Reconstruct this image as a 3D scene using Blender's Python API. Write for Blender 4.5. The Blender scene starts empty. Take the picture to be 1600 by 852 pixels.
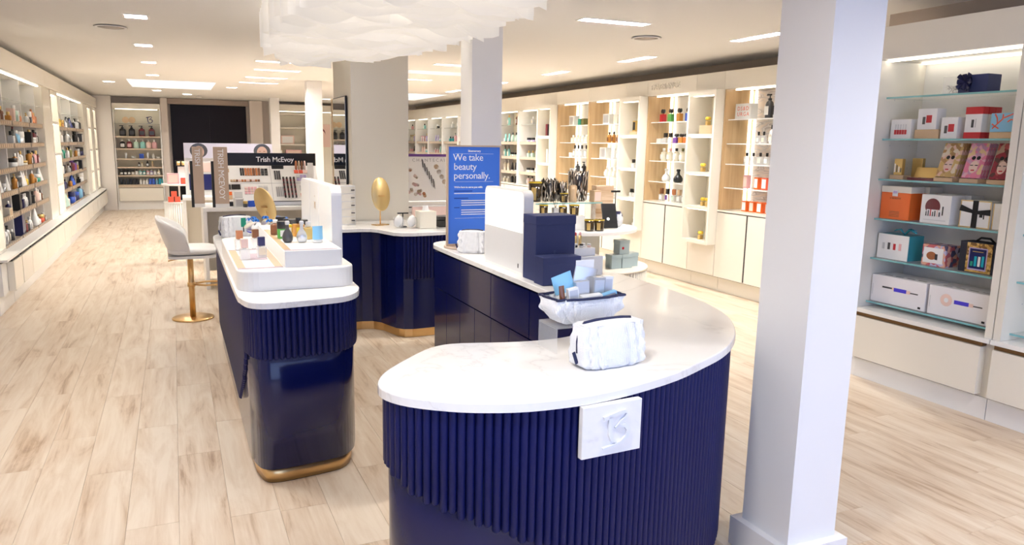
import bpy, bmesh, math, random
from mathutils import Matrix, Vector
random.seed(7)
PI = math.pi
scn = bpy.context.scene
COL = scn.collection

# ------------------------------------------------------------------ camera
CAM_H = 1.68
F_PX, PX0, PY0 = 1155.0, 765.0, 426.0            # focal length and principal point for a 1600 x 852 frame
def _dir(x, y): return Vector(((x-PX0)/F_PX, -(y-PY0)/F_PX, -1.0)).normalized()
_Y = _dir(270, 219)                               # vanishing point of the shop's long axis
_Z = -_dir(671, 7093)                             # vanishing point of the verticals
_X = _Y.cross(_Z).normalized(); _Z = _X.cross(_Y)
cam_data = bpy.data.cameras.new('camera'); cam = bpy.data.objects.new('camera', cam_data); COL.objects.link(cam)
cam_data.sensor_width = 36.0; cam_data.lens = F_PX/1600*36.0
cam_data.shift_x = (800-PX0)/1600; cam_data.clip_start = .05; cam_data.clip_end = 200
cam.matrix_world = Matrix.Translation((0, 0, CAM_H)) @ Matrix((_X, _Y, _Z)).to_4x4()
scn.camera = cam

# ------------------------------------------------------------------ daylight, exposure
world = bpy.data.worlds.new('sky'); scn.world = world; world.use_nodes = True
bg = world.node_tree.nodes['Background']; bg.inputs[0].default_value = (.44, .59, 1.0, 1); bg.inputs[1].default_value = 2.7
vs = scn.view_settings
vs.view_transform = 'Standard'; vs.look = 'None'; vs.gamma = 1; vs.use_curve_mapping = False; vs.exposure = 0.32
LENS_E, STRIP_E = 470.0, 3.2                     # strength of the ceiling lamp lenses and of the shelf light strips

# ------------------------------------------------------------------ materials
MATS = {}
def mat(name, col=(.8, .8, .8), rough=.5, metal=0, coat=0, trans=0, emit=None, es=1.0, alpha=1, ior=1.45, spec=.5, sheen=0):
    if name in MATS: return MATS[name]
    m = bpy.data.materials.new(name); m.use_nodes = True
    b = m.node_tree.nodes['Principled BSDF']
    b.inputs['Base Color'].default_value = (*col, 1); b.inputs['Roughness'].default_value = rough
    b.inputs['Metallic'].default_value = metal; b.inputs['Coat Weight'].default_value = coat
    b.inputs['Coat Roughness'].default_value = .05
    b.inputs['Transmission Weight'].default_value = trans; b.inputs['IOR'].default_value = ior
    b.inputs['Alpha'].default_value = alpha; b.inputs['Specular IOR Level'].default_value = spec
    b.inputs['Sheen Weight'].default_value = sheen
    if emit: b.inputs['Emission Color'].default_value = (*emit, 1); b.inputs['Emission Strength'].default_value = es
    MATS[name] = m
    return m
def nodes(m): return m.node_tree.nodes, m.node_tree.links, m.node_tree.nodes['Principled BSDF']
def N(m, t, **kw):
    n = m.node_tree.nodes.new(t)
    for k, v in kw.items():
        if k in n.inputs: n.inputs[k].default_value = v
        else: setattr(n, k, v)
    return n
def ramp(m, stops):
    r = m.node_tree.nodes.new('ShaderNodeValToRGB'); e = r.color_ramp.elements
    while len(e) < len(stops): e.new(.5)
    for i, (p, c) in enumerate(stops): e[i].position = p; e[i].color = (*c, 1)
    return r

def floor_material():
    m = mat('oak_planks', rough=.36); ns, L, b = nodes(m)
    pos = N(m, 'ShaderNodeNewGeometry'); oi = N(m, 'ShaderNodeObjectInfo')
    add = N(m, 'ShaderNodeMath', operation='ADD'); L.new(pos.outputs['Random Per Island'], add.inputs[0]); L.new(oi.outputs['Random'], add.inputs[1])
    fr = N(m, 'ShaderNodeMath', operation='FRACT'); L.new(add.outputs[0], fr.inputs[0])
    off = N(m, 'ShaderNodeCombineXYZ'); mul = N(m, 'ShaderNodeMath', operation='MULTIPLY'); mul.inputs[1].default_value = 37
    L.new(fr.outputs[0], mul.inputs[0]); L.new(mul.outputs[0], off.inputs[0]); L.new(mul.outputs[0], off.inputs[1])
    va = N(m, 'ShaderNodeVectorMath', operation='ADD'); L.new(pos.outputs['Position'], va.inputs[0]); L.new(off.outputs[0], va.inputs[1])
    mp = N(m, 'ShaderNodeMapping'); mp.inputs['Scale'].default_value = (5.5, .75, 1); L.new(va.outputs[0], mp.inputs[0])
    n1 = N(m, 'ShaderNodeTexNoise', Scale=1.6, Detail=7, Roughness=.62, Distortion=.9); L.new(mp.outputs[0], n1.inputs['Vector'])
    mp2 = N(m, 'ShaderNodeMapping'); mp2.inputs['Scale'].default_value = (60, 2.2, 1); L.new(va.outputs[0], mp2.inputs[0])
    n2 = N(m, 'ShaderNodeTexNoise', Scale=1.0, Detail=4, Roughness=.6); L.new(mp2.outputs[0], n2.inputs['Vector'])
    mixf = N(m, 'ShaderNodeMath', operation='MULTIPLY_ADD'); mixf.inputs[1].default_value = .28; L.new(n2.outputs[0], mixf.inputs[0]); L.new(n1.outputs[0], mixf.inputs[2])
    tone = N(m, 'ShaderNodeMath', operation='MULTIPLY_ADD'); tone.inputs[1].default_value = .07; L.new(fr.outputs[0], tone.inputs[0]); L.new(mixf.outputs[0], tone.inputs[2])
    r = ramp(m, [(.40, (.29, .18, .105)), (.50, (.47, .335, .225)), (.60, (.62, .49, .365)), (.80, (.72, .615, .495))])
    L.new(tone.outputs[0], r.inputs[0]); L.new(r.outputs[0], b.inputs['Base Color'])
    return m
def quartz_material():
    m = mat('white_quartz', rough=.16, coat=.2); ns, L, b = nodes(m)
    g = N(m, 'ShaderNodeNewGeometry')
    nz = N(m, 'ShaderNodeTexNoise', Scale=1.3, Detail=6, Roughness=.55, Distortion=1.2); L.new(g.outputs['Position'], nz.inputs['Vector'])
    ab = N(m, 'ShaderNodeMath', operation='SUBTRACT'); ab.inputs[1].default_value = .5; L.new(nz.outputs[0], ab.inputs[0])
    a2 = N(m, 'ShaderNodeMath', operation='ABSOLUTE'); L.new(ab.outputs[0], a2.inputs[0])
    r = ramp(m, [(0, (.78, .765, .755)), (.010, (.855, .85, .84)), (.04, (.89, .88, .87))]); L.new(a2.outputs[0], r.inputs[0]); L.new(r.outputs[0], b.inputs['Base Color'])
    return m
def wood_material(name, c1, c2, rough=.3, coat=.25, axis=2):
    m = mat(name, rough=rough, coat=coat); ns, L, b = nodes(m)
    g = N(m, 'ShaderNodeNewGeometry'); mp = N(m, 'ShaderNodeMapping'); s = [22, 22, 22]; s[axis] = 1.2; mp.inputs['Scale'].default_value = s
    L.new(g.outputs['Position'], mp.inputs[0])
    n1 = N(m, 'ShaderNodeTexNoise', Scale=1, Detail=5, Roughness=.6); L.new(mp.outputs[0], n1.inputs['Vector'])
    r = ramp(m, [(.3, c1), (.7, c2)]); L.new(n1.outputs[0], r.inputs[0]); L.new(r.outputs[0], b.inputs['Base Color'])
    return m
def agate_material():
    m = mat('agate_print', rough=.4); ns, L, b = nodes(m)
    g = N(m, 'ShaderNodeNewGeometry'); mp = N(m, 'ShaderNodeMapping'); mp.inputs['Scale'].default_value = (1, .9, 3.2); L.new(g.outputs['Position'], mp.inputs[0])
    n1 = N(m, 'ShaderNodeTexNoise', Scale=2.1, Detail=2, Distortion=.6); L.new(mp.outputs[0], n1.inputs['Vector'])
    w = N(m, 'ShaderNodeMath', operation='MULTIPLY'); w.inputs[1].default_value = 7; L.new(n1.outputs[0], w.inputs[0])
    fr = N(m, 'ShaderNodeMath', operation='FRACT'); L.new(w.outputs[0], fr.inputs[0])
    r = ramp(m, [(0, (.45, .40, .40)), (.25, (.72, .66, .64)), (.55, (.80, .68, .60)), (.8, (.62, .57, .58)), (1, (.85, .80, .78))]); L.new(fr.outputs[0], r.inputs[0]); L.new(r.outputs[0], b.inputs['Base Color'])
    return m
def stripe_material():                             # animal-stripe glaze: black, white and tan streaks
    m = mat('streaked_glaze', rough=.15, coat=.5); ns, L, b = nodes(m)
    tc = N(m, 'ShaderNodeTexCoord'); mp = N(m, 'ShaderNodeMapping'); mp.inputs['Scale'].default_value = (9, 9, 2.6); L.new(tc.outputs['Object'], mp.inputs[0])
    n1 = N(m, 'ShaderNodeTexNoise', Scale=1.6, Detail=2, Distortion=1.3); L.new(mp.outputs[0], n1.inputs['Vector'])
    w = N(m, 'ShaderNodeMath', operation='MULTIPLY'); w.inputs[1].default_value = 5; L.new(n1.outputs[0], w.inputs[0])
    fr = N(m, 'ShaderNodeMath', operation='FRACT'); L.new(w.outputs[0], fr.inputs[0])
    r = ramp(m, [(0, (.012, .01, .01)), (.34, (.02, .015, .012)), (.4, (.80, .72, .60)), (.62, (.86, .82, .76)), (.7, (.42, .27, .14)), (.86, (.02, .015, .012))])
    r.color_ramp.interpolation = 'EASE'; L.new(fr.outputs[0], r.inputs[0]); L.new(r.outputs[0], b.inputs['Base Color'])
    return m
def mottle_material(name, stops, scale=14, rough=.35):
    m = mat(name, rough=rough); ns, L, b = nodes(m)
    tc = N(m, 'ShaderNodeTexCoord'); v = N(m, 'ShaderNodeTexVoronoi', Scale=scale); L.new(tc.outputs['Object'], v.inputs['Vector'])
    sp = N(m, 'ShaderNodeSeparateColor'); L.new(v.outputs['Color'], sp.inputs[0])
    r = ramp(m, stops); r.color_ramp.interpolation = 'CONSTANT'; L.new(sp.outputs[0], r.inputs[0]); L.new(r.outputs[0], b.inputs['Base Color'])
    return m
def knit_material():
    m = mat('cable_knit', (.86, .87, .90), rough=.9, sheen=.3); ns, L, b = nodes(m)
    tc = N(m, 'ShaderNodeTexCoord'); w = N(m, 'ShaderNodeTexWave', Scale=42, Distortion=.6, Detail=1); w.inputs['Detail Scale'].default_value = 2.0
    w.bands_direction = 'X'; L.new(tc.outputs['Object'], w.inputs['Vector'])
    w2 = N(m, 'ShaderNodeTexWave', Scale=55, Distortion=1); w2.bands_direction = 'Z'; L.new(tc.outputs['Object'], w2.inputs['Vector'])
    mx = N(m, 'ShaderNodeMath', operation='MULTIPLY_ADD'); mx.inputs[1].default_value = .45; L.new(w2.outputs[1], mx.inputs[0]); L.new(w.outputs[1], mx.inputs[2])
    bp = N(m, 'ShaderNodeBump', Strength=.5, Distance=.003); L.new(mx.outputs[0], bp.inputs['Height']); L.new(bp.outputs[0], b.inputs['Normal'])
    return m
def ribbon_material():
    m = bpy.data.materials.new('frosted_ribbon'); m.use_nodes = True; t = m.node_tree; t.nodes.clear(); MATS['frosted_ribbon'] = m
    o = t.nodes.new('ShaderNodeOutputMaterial'); d = t.nodes.new('ShaderNodeBsdfDiffuse'); tr = t.nodes.new('ShaderNodeBsdfTranslucent'); e = t.nodes.new('ShaderNodeEmission')
    oi = t.nodes.new('ShaderNodeObjectInfo'); rp = t.nodes.new('ShaderNodeValToRGB'); rp.color_ramp.elements[0].color = (.74, .72, .70, 1); rp.color_ramp.elements[1].color = (.95, .93, .90, 1); t.links.new(oi.outputs['Random'], rp.inputs[0]); t.links.new(rp.outputs[0], d.inputs[0]); tr.inputs[0].default_value = (.95, .93, .9, 1); e.inputs[0].default_value = (1, .95, .88, 1); e.inputs[1].default_value = .17
    mx = t.nodes.new('ShaderNodeMixShader'); mx.inputs[0].default_value = .5; t.links.new(d.outputs[0], mx.inputs[1]); t.links.new(tr.outputs[0], mx.inputs[2])
    ad = t.nodes.new('ShaderNodeAddShader'); t.links.new(mx.outputs[0], ad.inputs[0]); t.links.new(e.outputs[0], ad.inputs[1]); t.links.new(ad.outputs[0], o.inputs[0])
    return m
FLOOR = floor_material(); QUARTZ = quartz_material(); KNIT = knit_material(); RIBBON = ribbon_material(); STREAK = stripe_material(); AGATE = agate_material()
OAK = wood_material('oak_veneer', (.52, .34, .17), (.66, .46, .26), .22, .4)
LTRAY = wood_material('grey_ash_tray', (.26, .205, .16), (.36, .295, .24), .5, 0, 1); TRAY = wood_material('ash_tray', (.50, .40, .30), (.62, .52, .42), .5, 0, 1)
CEIL = mat('ceiling_paint', (.82, .81, .79), .9); WALL = mat('wall_paint', (.66, .60, .56), .9); TAUPE = mat('taupe_paint', (.50, .42, .345), .9)
COLUMN = mat('column_paint', (.82, .81, .80), .6); CREAM = mat('cream_lacquer', (.83, .79, .70), .25, coat=.2); WHITE = mat('white_lacquer', (.86, .85, .83), .3)
NAVY = mat('navy_lacquer', (.003, .006, .062), .18, coat=.35, spec=.35); FLUTE = mat('navy_flute', (.004, .008, .085), .42, spec=.3); NAVYM = mat('navy_matt', (.012, .018, .07), .55); NAVYBOX = mat('navy_card', (.022, .032, .115), .6)
BRASS = mat('brushed_brass', (.72, .48, .22), .28, 1); BRONZE = mat('bronze_channel', (.22, .12, .05), .4, .6); GOLD = mat('polished_gold', (.74, .56, .27), .42, 1)
BLACK = mat('black_gloss', (.012, .012, .014), .35, spec=.35); BLACKM = mat('black_matt', (.018, .018, .018), .6); CHROME = mat('chrome', (.8, .8, .82), .15, 1)
def glass_mat(name, col, rough=.02, a=.28):        # light panes: partly see-through with a glossy coat
    return mat(name, col, rough, alpha=a, coat=.6)
GLASS = glass_mat('shelf_glass', (.78, .92, .90), .03, .25); GEDGE = mat('glass_edge', (.22, .50, .52), .15, coat=.5); ACRYL = glass_mat('clear_acrylic', (.92, .94, .96), .03, .22)
MIRROR = mat('mirror', (.86, .86, .86), .02, 1); BMIRROR = mat('bronze_mirror', (.75, .66, .56), .06, 1)
LED = mat('led_strip', (1, 1, 1), .5, emit=(1, .90, .74), es=STRIP_E); LEDB = mat('lit_diffuser', (1, 1, 1), .5, emit=(1, .95, .86), es=1.5)
LENS = mat('lamp_lens', (1, 1, 1), .5, emit=(1, .965, .92), es=LENS_E); SKYL = mat('skylight_diffuser', (1, 1, 1), .5, emit=(.82, .91, 1), es=1.6)
REFL = mat('lamp_reflector', (.30, .29, .31), .35, .8); UPHOL = mat('white_leatherette', (.88, .87, .85), .5)
PAPER = mat('white_paper', (.86, .86, .87), .7); SCREEN = mat('lit_panel', (.9, .9, .9), .4, emit=(1, .99, .97), es=.5)
BLUE = mat('poster_blue', (.055, .20, .80), .6); TXT = mat('white_print', (.92, .93, .97), .6); GREY = mat('grey_print', (.45, .45, .47), .7)
# plain product colours: word -> (rgb, rough, alpha)
PAL = dict(white=(.85, .85, .84), cream=(.80, .74, .60), black=(.012, .012, .014), charcoal=(.06, .06, .065), grey=(.42, .42, .43), silver=(.65, .66, .68), red=(.55, .02, .03),
           burgundy=(.16, .02, .03), pink=(.80, .45, .47), blush=(.84, .62, .55), orange=(.85, .17, .03), coral=(.80, .12, .06), amber=(.55, .24, .04), brown=(.20, .075, .03), tan=(.62, .44, .27),
           yellow=(.85, .62, .06), gold=(.66, .46, .16), green=(.10, .38, .08), emerald=(.03, .33, .22), olive=(.16, .16, .05), teal=(.03, .38, .40), aqua=(.30, .66, .64), turquoise=(.02, .45, .58), blue=(.03, .10, .55), navy=(.012, .016, .10),
           sky=(.25, .55, .80), lilac=(.50, .42, .68), purple=(.15, .05, .30), mint=(.56, .76, .66), copper=(.55, .22, .10), ivory=(.82, .78, .68), slate=(.40, .50, .52))
def pal(w):
    if w.startswith('clear'): return glass_mat('clear_bottle', (.88, .90, .90), .05, .45)
    g = w in ('gold', 'silver', 'copper')
    return mat('product_'+w, PAL[w], .28 if not g else .3, .6 if g else 0, coat=.25)

# ------------------------------------------------------------------ mesh helpers
class MB:
    def __init__(s): s.v = []; s.f = []; s.mi = []; s.cur = 0; s.smooth = []; s.sm = False
    def face(s, ids): s.f.append(ids); s.mi.append(s.cur); s.smooth.append(s.sm)
    def box(s, x0, x1, y0, y1, z0, z1):
        i = len(s.v); s.v += [(x0, y0, z0), (x1, y0, z0), (x1, y1, z0), (x0, y1, z0), (x0, y0, z1), (x1, y0, z1), (x1, y1, z1), (x0, y1, z1)]
        for q in ((0, 3, 2, 1), (4, 5, 6, 7), (0, 1, 5, 4), (1, 2, 6, 5), (2, 3, 7, 6), (3, 0, 4, 7)): s.face([i+k for k in q])
        return s
    def prism(s, pts, z0, z1, r=0.0, smooth=False):   # closed outline, CCW; r rounds the top edge a little
        n = len(pts); i = len(s.v); layers = [(z0, 0), (z1-r, 0)]+([(z1-r*.3, r*.3), (z1, r)] if r else [(z1, 0)] if False else [])
        if not r: layers = [(z0, 0), (z1, 0)]
        nr = normals(pts)
        for z, ins in layers: s.v += [(p[0]-nn[0]*ins, p[1]-nn[1]*ins, z) for p, nn in zip(pts, nr)]
        keep = s.sm; s.sm = smooth
        for l in range(len(layers)-1):
            for k in range(n): k2 = (k+1) % n; a = i+l*n; s.face([a+k, a+k2, a+n+k2, a+n+k])
        s.sm = keep
        s.face([i+k for k in range(n)][::-1]); s.face([i+(len(layers)-1)*n+k for k in range(n)])
        return s
    def lathe(s, prof, n=16, c=(0, 0), cap0=True, cap1=True, sx=1, sy=1):
        i = len(s.v); keep = s.sm; s.sm = True
        for r, z in prof: s.v += [(c[0]+sx*r*math.cos(2*PI*k/n), c[1]+sy*r*math.sin(2*PI*k/n), z) for k in range(n)]
        for l in range(len(prof)-1):
            for k in range(n): k2 = (k+1) % n; s.face([i+l*n+k, i+l*n+k2, i+(l+1)*n+k2, i+(l+1)*n+k])
        s.sm = keep
        if cap0: s.face([i+k for k in range(n)][::-1])
        if cap1: s.face([i+(len(prof)-1)*n+k for k in range(n)])
        return s
    def tube(s, path, r, n=8):
        i = len(s.v); P = [Vector(p) for p in path]; keep = s.sm; s.sm = True
        for k, p in enumerate(P):
            t = (P[min(k+1, len(P)-1)]-P[max(k-1, 0)]).normalized(); u = t.cross(Vector((0, 0, 1)))
            if u.length < .05: u = t.cross(Vector((1, 0, 0)))
            u.normalize(); w = t.cross(u)
            s.v += [tuple(p+r*(math.cos(2*PI*a/n)*u+math.sin(2*PI*a/n)*w)) for a in range(n)]
        for l in range(len(P)-1):
            for k in range(n): k2 = (k+1) % n; s.face([i+l*n+k, i+(l+1)*n+k, i+(l+1)*n+k2, i+l*n+k2])
        s.sm = keep
        s.face([i+k for k in range(n)]); s.face([i+(len(P)-1)*n+k for k in range(n)][::-1])
        return s
    def grid(s, fn, nu, nv, closed_u=False):
        i = len(s.v); keep = s.sm; s.sm = True
        for b in range(nv+1):
            for a in range(nu if closed_u else nu+1): s.v.append(tuple(fn(a/nu, b/nv)))
        w = nu if closed_u else nu+1
        for b in range(nv):
            for a in range(nu): a2 = (a+1) % w if closed_u else a+1; s.face([i+b*w+a, i+b*w+a2, i+(b+1)*w+a2, i+(b+1)*w+a])
        s.sm = keep
        return s
    def mesh(s, name='mesh'):
        me = bpy.data.meshes.new(name); me.from_pydata(s.v, [], s.f); me.polygons.foreach_set('material_index', s.mi); me.polygons.foreach_set('use_smooth', s.smooth); me.validate(); me.update(); return me
def normals(pts):                                  # outward normals of a CCW outline
    n = len(pts); out = []
    for k in range(n):
        a = Vector(pts[k-1][:2]); c = Vector(pts[(k+1) % n][:2]); t = (c-a).normalized(); out.append((t.y, -t.x))
    return out
def inset(pts, d): return [(p[0]-q[0]*d, p[1]-q[1]*d) for p, q in zip(pts, normals(pts))]
def rrect(x0, x1, y0, y1, r, n=5):
    o = []
    for cx, cy, a in ((x1-r, y0+r, -PI/2), (x1-r, y1-r, 0), (x0+r, y1-r, PI/2), (x0+r, y0+r, PI)):
        for k in range(n+1): t = a+k*PI/2/n; o.append((cx+r*math.cos(t), cy+r*math.sin(t)))
    return o
def smooth_closed(pts, sub=4):                     # Catmull-Rom through a closed outline
    o = []; n = len(pts)
    for k in range(n):
        p0, p1, p2, p3 = (Vector(pts[(k+j-1) % n]) for j in range(4))
        for s in range(sub):
            t = s/sub; o.append(tuple(.5*((2*p1)+(-p0+p2)*t+(2*p0-5*p1+4*p2-p3)*t*t+(-p0+3*p1-3*p2+p3)*t**3)))
    return o
def bevelbox(w, d, h, r=.004, seg=2, center=True):
    bm = bmesh.new(); bmesh.ops.create_cube(bm, size=1)
    for v in bm.verts: v.co = Vector((v.co.x*w, v.co.y*d, (v.co.z+.5)*h))
    bmesh.ops.bevel(bm, geom=list(bm.edges), offset=r, segments=seg, affect='EDGES', profile=.6)
    me = bpy.data.meshes.new('box'); bm.to_mesh(me); bm.free(); return me
def add(name, m, material, parent=None, loc=(0, 0, 0), rot=(0, 0, 0), scale=(1, 1, 1)):
    me = m.mesh(name) if isinstance(m, MB) else m
    o = bpy.data.objects.new(name, me); COL.objects.link(o); o.location = loc; o.rotation_euler = rot; o.scale = scale
    if parent is not None: o.parent = parent
    ml = material if isinstance(material, (list, tuple)) else [material]
    while len(me.materials) < len(ml): me.materials.append(None)
    for k, mm in enumerate(ml): o.material_slots[k].link = 'OBJECT'; o.material_slots[k].material = mm
    return o
def part(name, m, material, parent, **kw):          # mesh given in world coordinates under an unrotated thing
    return add(name, m, material, parent, loc=-parent.location if parent.parent is None else (0, 0, 0), **kw)
def thing(name, label, cat, loc=(0, 0, 0), rz=0, group=None):
    o = bpy.data.objects.new(name, None); COL.objects.link(o); o.location = loc; o.rotation_euler = (0, 0, rz); o.empty_display_size = .1
    return tag(o, label, cat, group)
def tag(o, label, cat, group=None):
    o['label'] = label; o['category'] = cat
    if group: o['group'] = group
    return o
def struct(name, m, material, loc=(0, 0, 0)):
    o = add(name, m, material, loc=loc); o['kind'] = 'structure'; return o
def B(*a): return MB().box(*a)
_txt = {}
def text_mesh(s, size, depth=.0015, spacing=1.0, bold=0.0, align='LEFT'):
    key = (s, size, depth, spacing, bold, align)
    if key in _txt: return _txt[key]
    cu = bpy.data.curves.new('text', 'FONT'); cu.body = s; cu.size = size; cu.extrude = depth; cu.space_character = spacing; cu.offset = bold; cu.align_x = align; cu.resolution_u = 2
    ob = bpy.data.objects.new('text', cu); COL.objects.link(ob); dg = bpy.context.evaluated_depsgraph_get(); dg.update()
    me = bpy.data.meshes.new_from_object(ob.evaluated_get(dg)); bpy.data.objects.remove(ob); bpy.data.curves.remove(cu); me.materials.clear(); me.materials.append(None)
    _txt[key] = me; return me
ORD = ['first', 'second', 'third', 'fourth', 'fifth', 'sixth', 'seventh', 'eighth', 'ninth']
# ================================================================== the room
X0, X1, Y0, Y1, ZC = -2.0, 6.32, -1.6, 20.32, 2.70
floor = struct('floor', B(X0, X1, Y0, Y1, -.08, -.006), mat('floor_screed', (.42, .33, .25), .8))
PW, PL, G = .215, 1.25, .0006
plank_me = None
def proj(p):
    c = cam.matrix_world.to_3x3().transposed() @ (Vector(p)-Vector((0, 0, CAM_H)))
    return None if c.z > -.3 else (PX0+F_PX*c.x/-c.z, PY0-F_PX*c.y/-c.z)
rows = []
for i in range(int((X1-X0)/PW)+1):
    xa = X0+i*PW; xb = min(xa+PW, X1)
    if xb-xa < .02: continue
    y = Y0-random.uniform(0, PL)
    while y < Y1:
        rows.append((xa, xb, max(y, Y0), min(y+PL, Y1))); y += PL
def score(r):
    c = ((r[0]+r[1])/2, (r[2]+r[3])/2, 0); p = proj(c)
    if p is None or not (-60 < p[0] < 1660 and 200 < p[1] < 1000): return 1e9
    return c[0]**2+c[1]**2
rows.sort(key=score)
def plank_mesh(w, l):
    m = MB(); b = .0010
    m.v = [(b, 0, -.006), (w-b, 0, -.006), (w-b, l, -.006), (b, l, -.006), (0, 0, -.0015), (w, 0, -.0015), (w, l, -.0015), (0, l, -.0015), (b, b, 0), (w-b, b, 0), (w-b, l-b, 0), (b, l-b, 0)]
    for q in ((0, 3, 2, 1), (0, 1, 5, 4), (1, 2, 6, 5), (2, 3, 7, 6), (3, 0, 4, 7), (4, 5, 9, 8), (5, 6, 10, 9), (6, 7, 11, 10), (7, 4, 8, 11), (8, 9, 10, 11)): m.face(list(q))
    return m
shared = {}
far = MB()
for k, (xa, xb, ya, yb) in enumerate(rows):
    w, l = round(xb-xa-G, 4), round(yb-ya-G, 4)
    if k < 298:
        if (w, l) not in shared: shared[(w, l)] = plank_mesh(w, l).mesh('plank')
        add('plank', shared[(w, l)], FLOOR, floor, loc=(xa, ya, 0))
    else:
        pm = plank_mesh(w, l); i0 = len(far.v); far.v += [(v[0]+xa, v[1]+ya, v[2]) for v in pm.v]
        for f in pm.f: far.face([i0+q for q in f])
o = add('far_planks', far, FLOOR, floor); o['kind'] = 'stuff'

# ceiling with three skylight openings
HOLES = [(-.68, .77, 14.4, 16.55), (4.5, 5.4, 15.1, 17.5), (3.1, 4.1, 10.35, 10.85)]
SQ = [(-.23, 7.12, 'beside the round speaker'), (-.24, 9.2, 'next past the round speaker'), (-.24, 11.15, 'halfway between speaker and skylight'), (-.24, 13.28, 'just before the skylight'), (-1.0, 15.2, 'between skylight and shelved wall'), (1.1, 15.5, 'between skylight and the row of columns'), (-.25, 17.3, 'just past the skylight'), (.35, 18.3, 'before the black doors')]
LN = [(3.43, 5.5, 0, 'near the disc speaker'), (5.1, 7.65, PI/2, 'before the lettered cornice'), (5.05, 5.6, PI/2, 'behind the front column'), (5.08, 9.65, PI/2, 'before the twin oak bays'), (5.1, 13.9, PI/2, 'before the white bays by the column row'),
      (3.6, 11.8, 0, 'beyond the small skylight'), (3.5, 9.4, 0, 'between column and small skylight'), (1.35, 10.2, 0, 'just past the ribbon chandelier'), (1.45, 11.4, 0, 'second past the ribbon chandelier'), (1.45, 12.8, 0, 'third past the ribbon chandelier'), (1.45, 14.0, 0, 'fourth past the ribbon chandelier'), (5.1, 11.8, PI/2, 'before the first white bays'),
      (3.4, 1.2, 0, 'over the front floor by the gift shelves'), (.2, 1.4, 0, 'over the front floor by the shop window'), (-.3, 4.2, 0, 'over the aisle beside the ribbed counter'), (3.6, 15.5, 0, 'over the far hall'), (3.6, 18.2, 0, 'over the far end of the hall')]
CUT = HOLES+[(x-.088, x+.088, y-.088, y+.088) for x, y, w in SQ]+[(x-.06, x+.06, y-.316, y+.316) if rz else (x-.316, x+.316, y-.06, y+.06) for x, y, rz, w in LN]
cx = sorted({X0, X1}|{h[0] for h in CUT}|{h[1] for h in CUT}); cy = sorted({Y0, Y1}|{h[2] for h in CUT}|{h[3] for h in CUT})
cm = MB()
for j in range(len(cy)-1):
    my = (cy[j]+cy[j+1])/2; run = None
    for i in range(len(cx)-1):
        mx = (cx[i]+cx[i+1])/2; solid = not any(h[0] < mx < h[1] and h[2] < my < h[3] for h in CUT)
        if solid and run is None: run = cx[i]
        if run is not None and (not solid or i == len(cx)-2): cm.box(run, cx[i+1] if solid else cx[i], cy[j], cy[j+1], ZC, ZC+.12); run = None
ceiling = struct('ceiling', cm, CEIL)
for i, (a, b, c, d) in enumerate(HOLES):
    t = struct('window_%d' % (i+1), B(a, b, c, d, ZC+.30, ZC+.32), SKYL)
    s = MB(); s.box(a-.03, a, c-.03, d+.03, ZC+.12, ZC+.32); s.box(b, b+.03, c-.03, d+.03, ZC+.12, ZC+.32); s.box(a, b, c-.03, c, ZC+.12, ZC+.32); s.box(a, b, d, d+.03, ZC+.12, ZC+.32)
    add('light_shaft', s, CEIL, t)
struct('wall_left', B(X0-.1, X0, Y0, Y1+.1, 0, ZC), WALL)
struct('wall_right', B(X1, X1+.1, 4.25, Y1+.1, 0, ZC), TAUPE)
struct('wall_return', B(5.10, X1+.1, 4.15, 4.25, 0, ZC), TAUPE)
struct('wall_gift', B(5.10, 5.20, Y0, 4.15, 0, ZC), TAUPE)
struct('wall_back', B(X0, X1, Y1, Y1+.1, 0, ZC), WALL)
# shop front behind the camera: piers, sill and header round one wide window opening
wf = MB(); wf.box(X0, -1.4, Y0-.12, Y0, 0, ZC); wf.box(4.5, 5.2, Y0-.12, Y0, 0, ZC); wf.box(-1.4, 4.5, Y0-.12, Y0, 2.5, ZC); wf.box(-1.4, 4.5, Y0-.12, Y0, 0, .25)
struct('wall_front', wf, COLUMN)
# ground outside the window
struct('pavement', B(-12, 14, -16, Y0-.12, -.12, -.02), mat('pavement', (.42, .42, .44), .9))

# columns
def column(i, a, b, c, d, base=False, z0=0):
    col = struct('column_%d' % i, B(a, b, c, d, z0, ZC-.001), COLUMN)
    if base: add('base_moulding', MB().box(a-.035, b+.035, c-.035, d+.035, z0, .125), COLUMN, col)
    return col
column(1, 2.155, 2.405, 2.02, 2.275, True)
column(2, 2.155, 2.41, 5.475, 5.72)
column(3, 2.13, 2.38, 13.0, 13.25, True)
column(4, 2.17, 2.38, 18.55, 18.8, True)
wide = struct('column_5', B(1.57, 2.13, 7.10, 7.93, 0, ZC-.001), mat('cream_paint', (.70, .66, .58), .7))
# left wall has no column; back wall black double door and pale reveals
door = struct('door_1', B(-.02, 1.76, Y1-.09, Y1-.03, 0, 2.55), mat('dark_timber', (.008, .006, .010), .3, spec=.15))
add('door_leaf', B(-.0, .865, Y1-.115, Y1-.09, .02, 2.53), MATS['dark_timber'], door); add('door_leaf', B(.875, 1.74, Y1-.115, Y1-.09, .02, 2.53), MATS['dark_timber'], door)
add('door_head', B(-.08, 1.82, Y1-.12, Y1-.0, 2.555, 2.69), mat('mushroom_paint', (.38, .31, .27), .8), door)
for s in (-.06, .06): add('door_handle', B(.87+s-.008, .87+s+.008, Y1-.16, Y1-.115, .95, 1.25), BLACK, door)
struct('trim_1', B(-.24, -.085, Y1-.35, Y1, 0, 2.69), WALL); struct('trim_2', B(1.83, 2.13, Y1-.35, Y1, 0, 2.69), WALL); struct('trim_3', B(-2.0, -1.30, Y1-.45, Y1, 0, 2.69), mat('pale_trim', (.74, .70, .67), .7))

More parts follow.
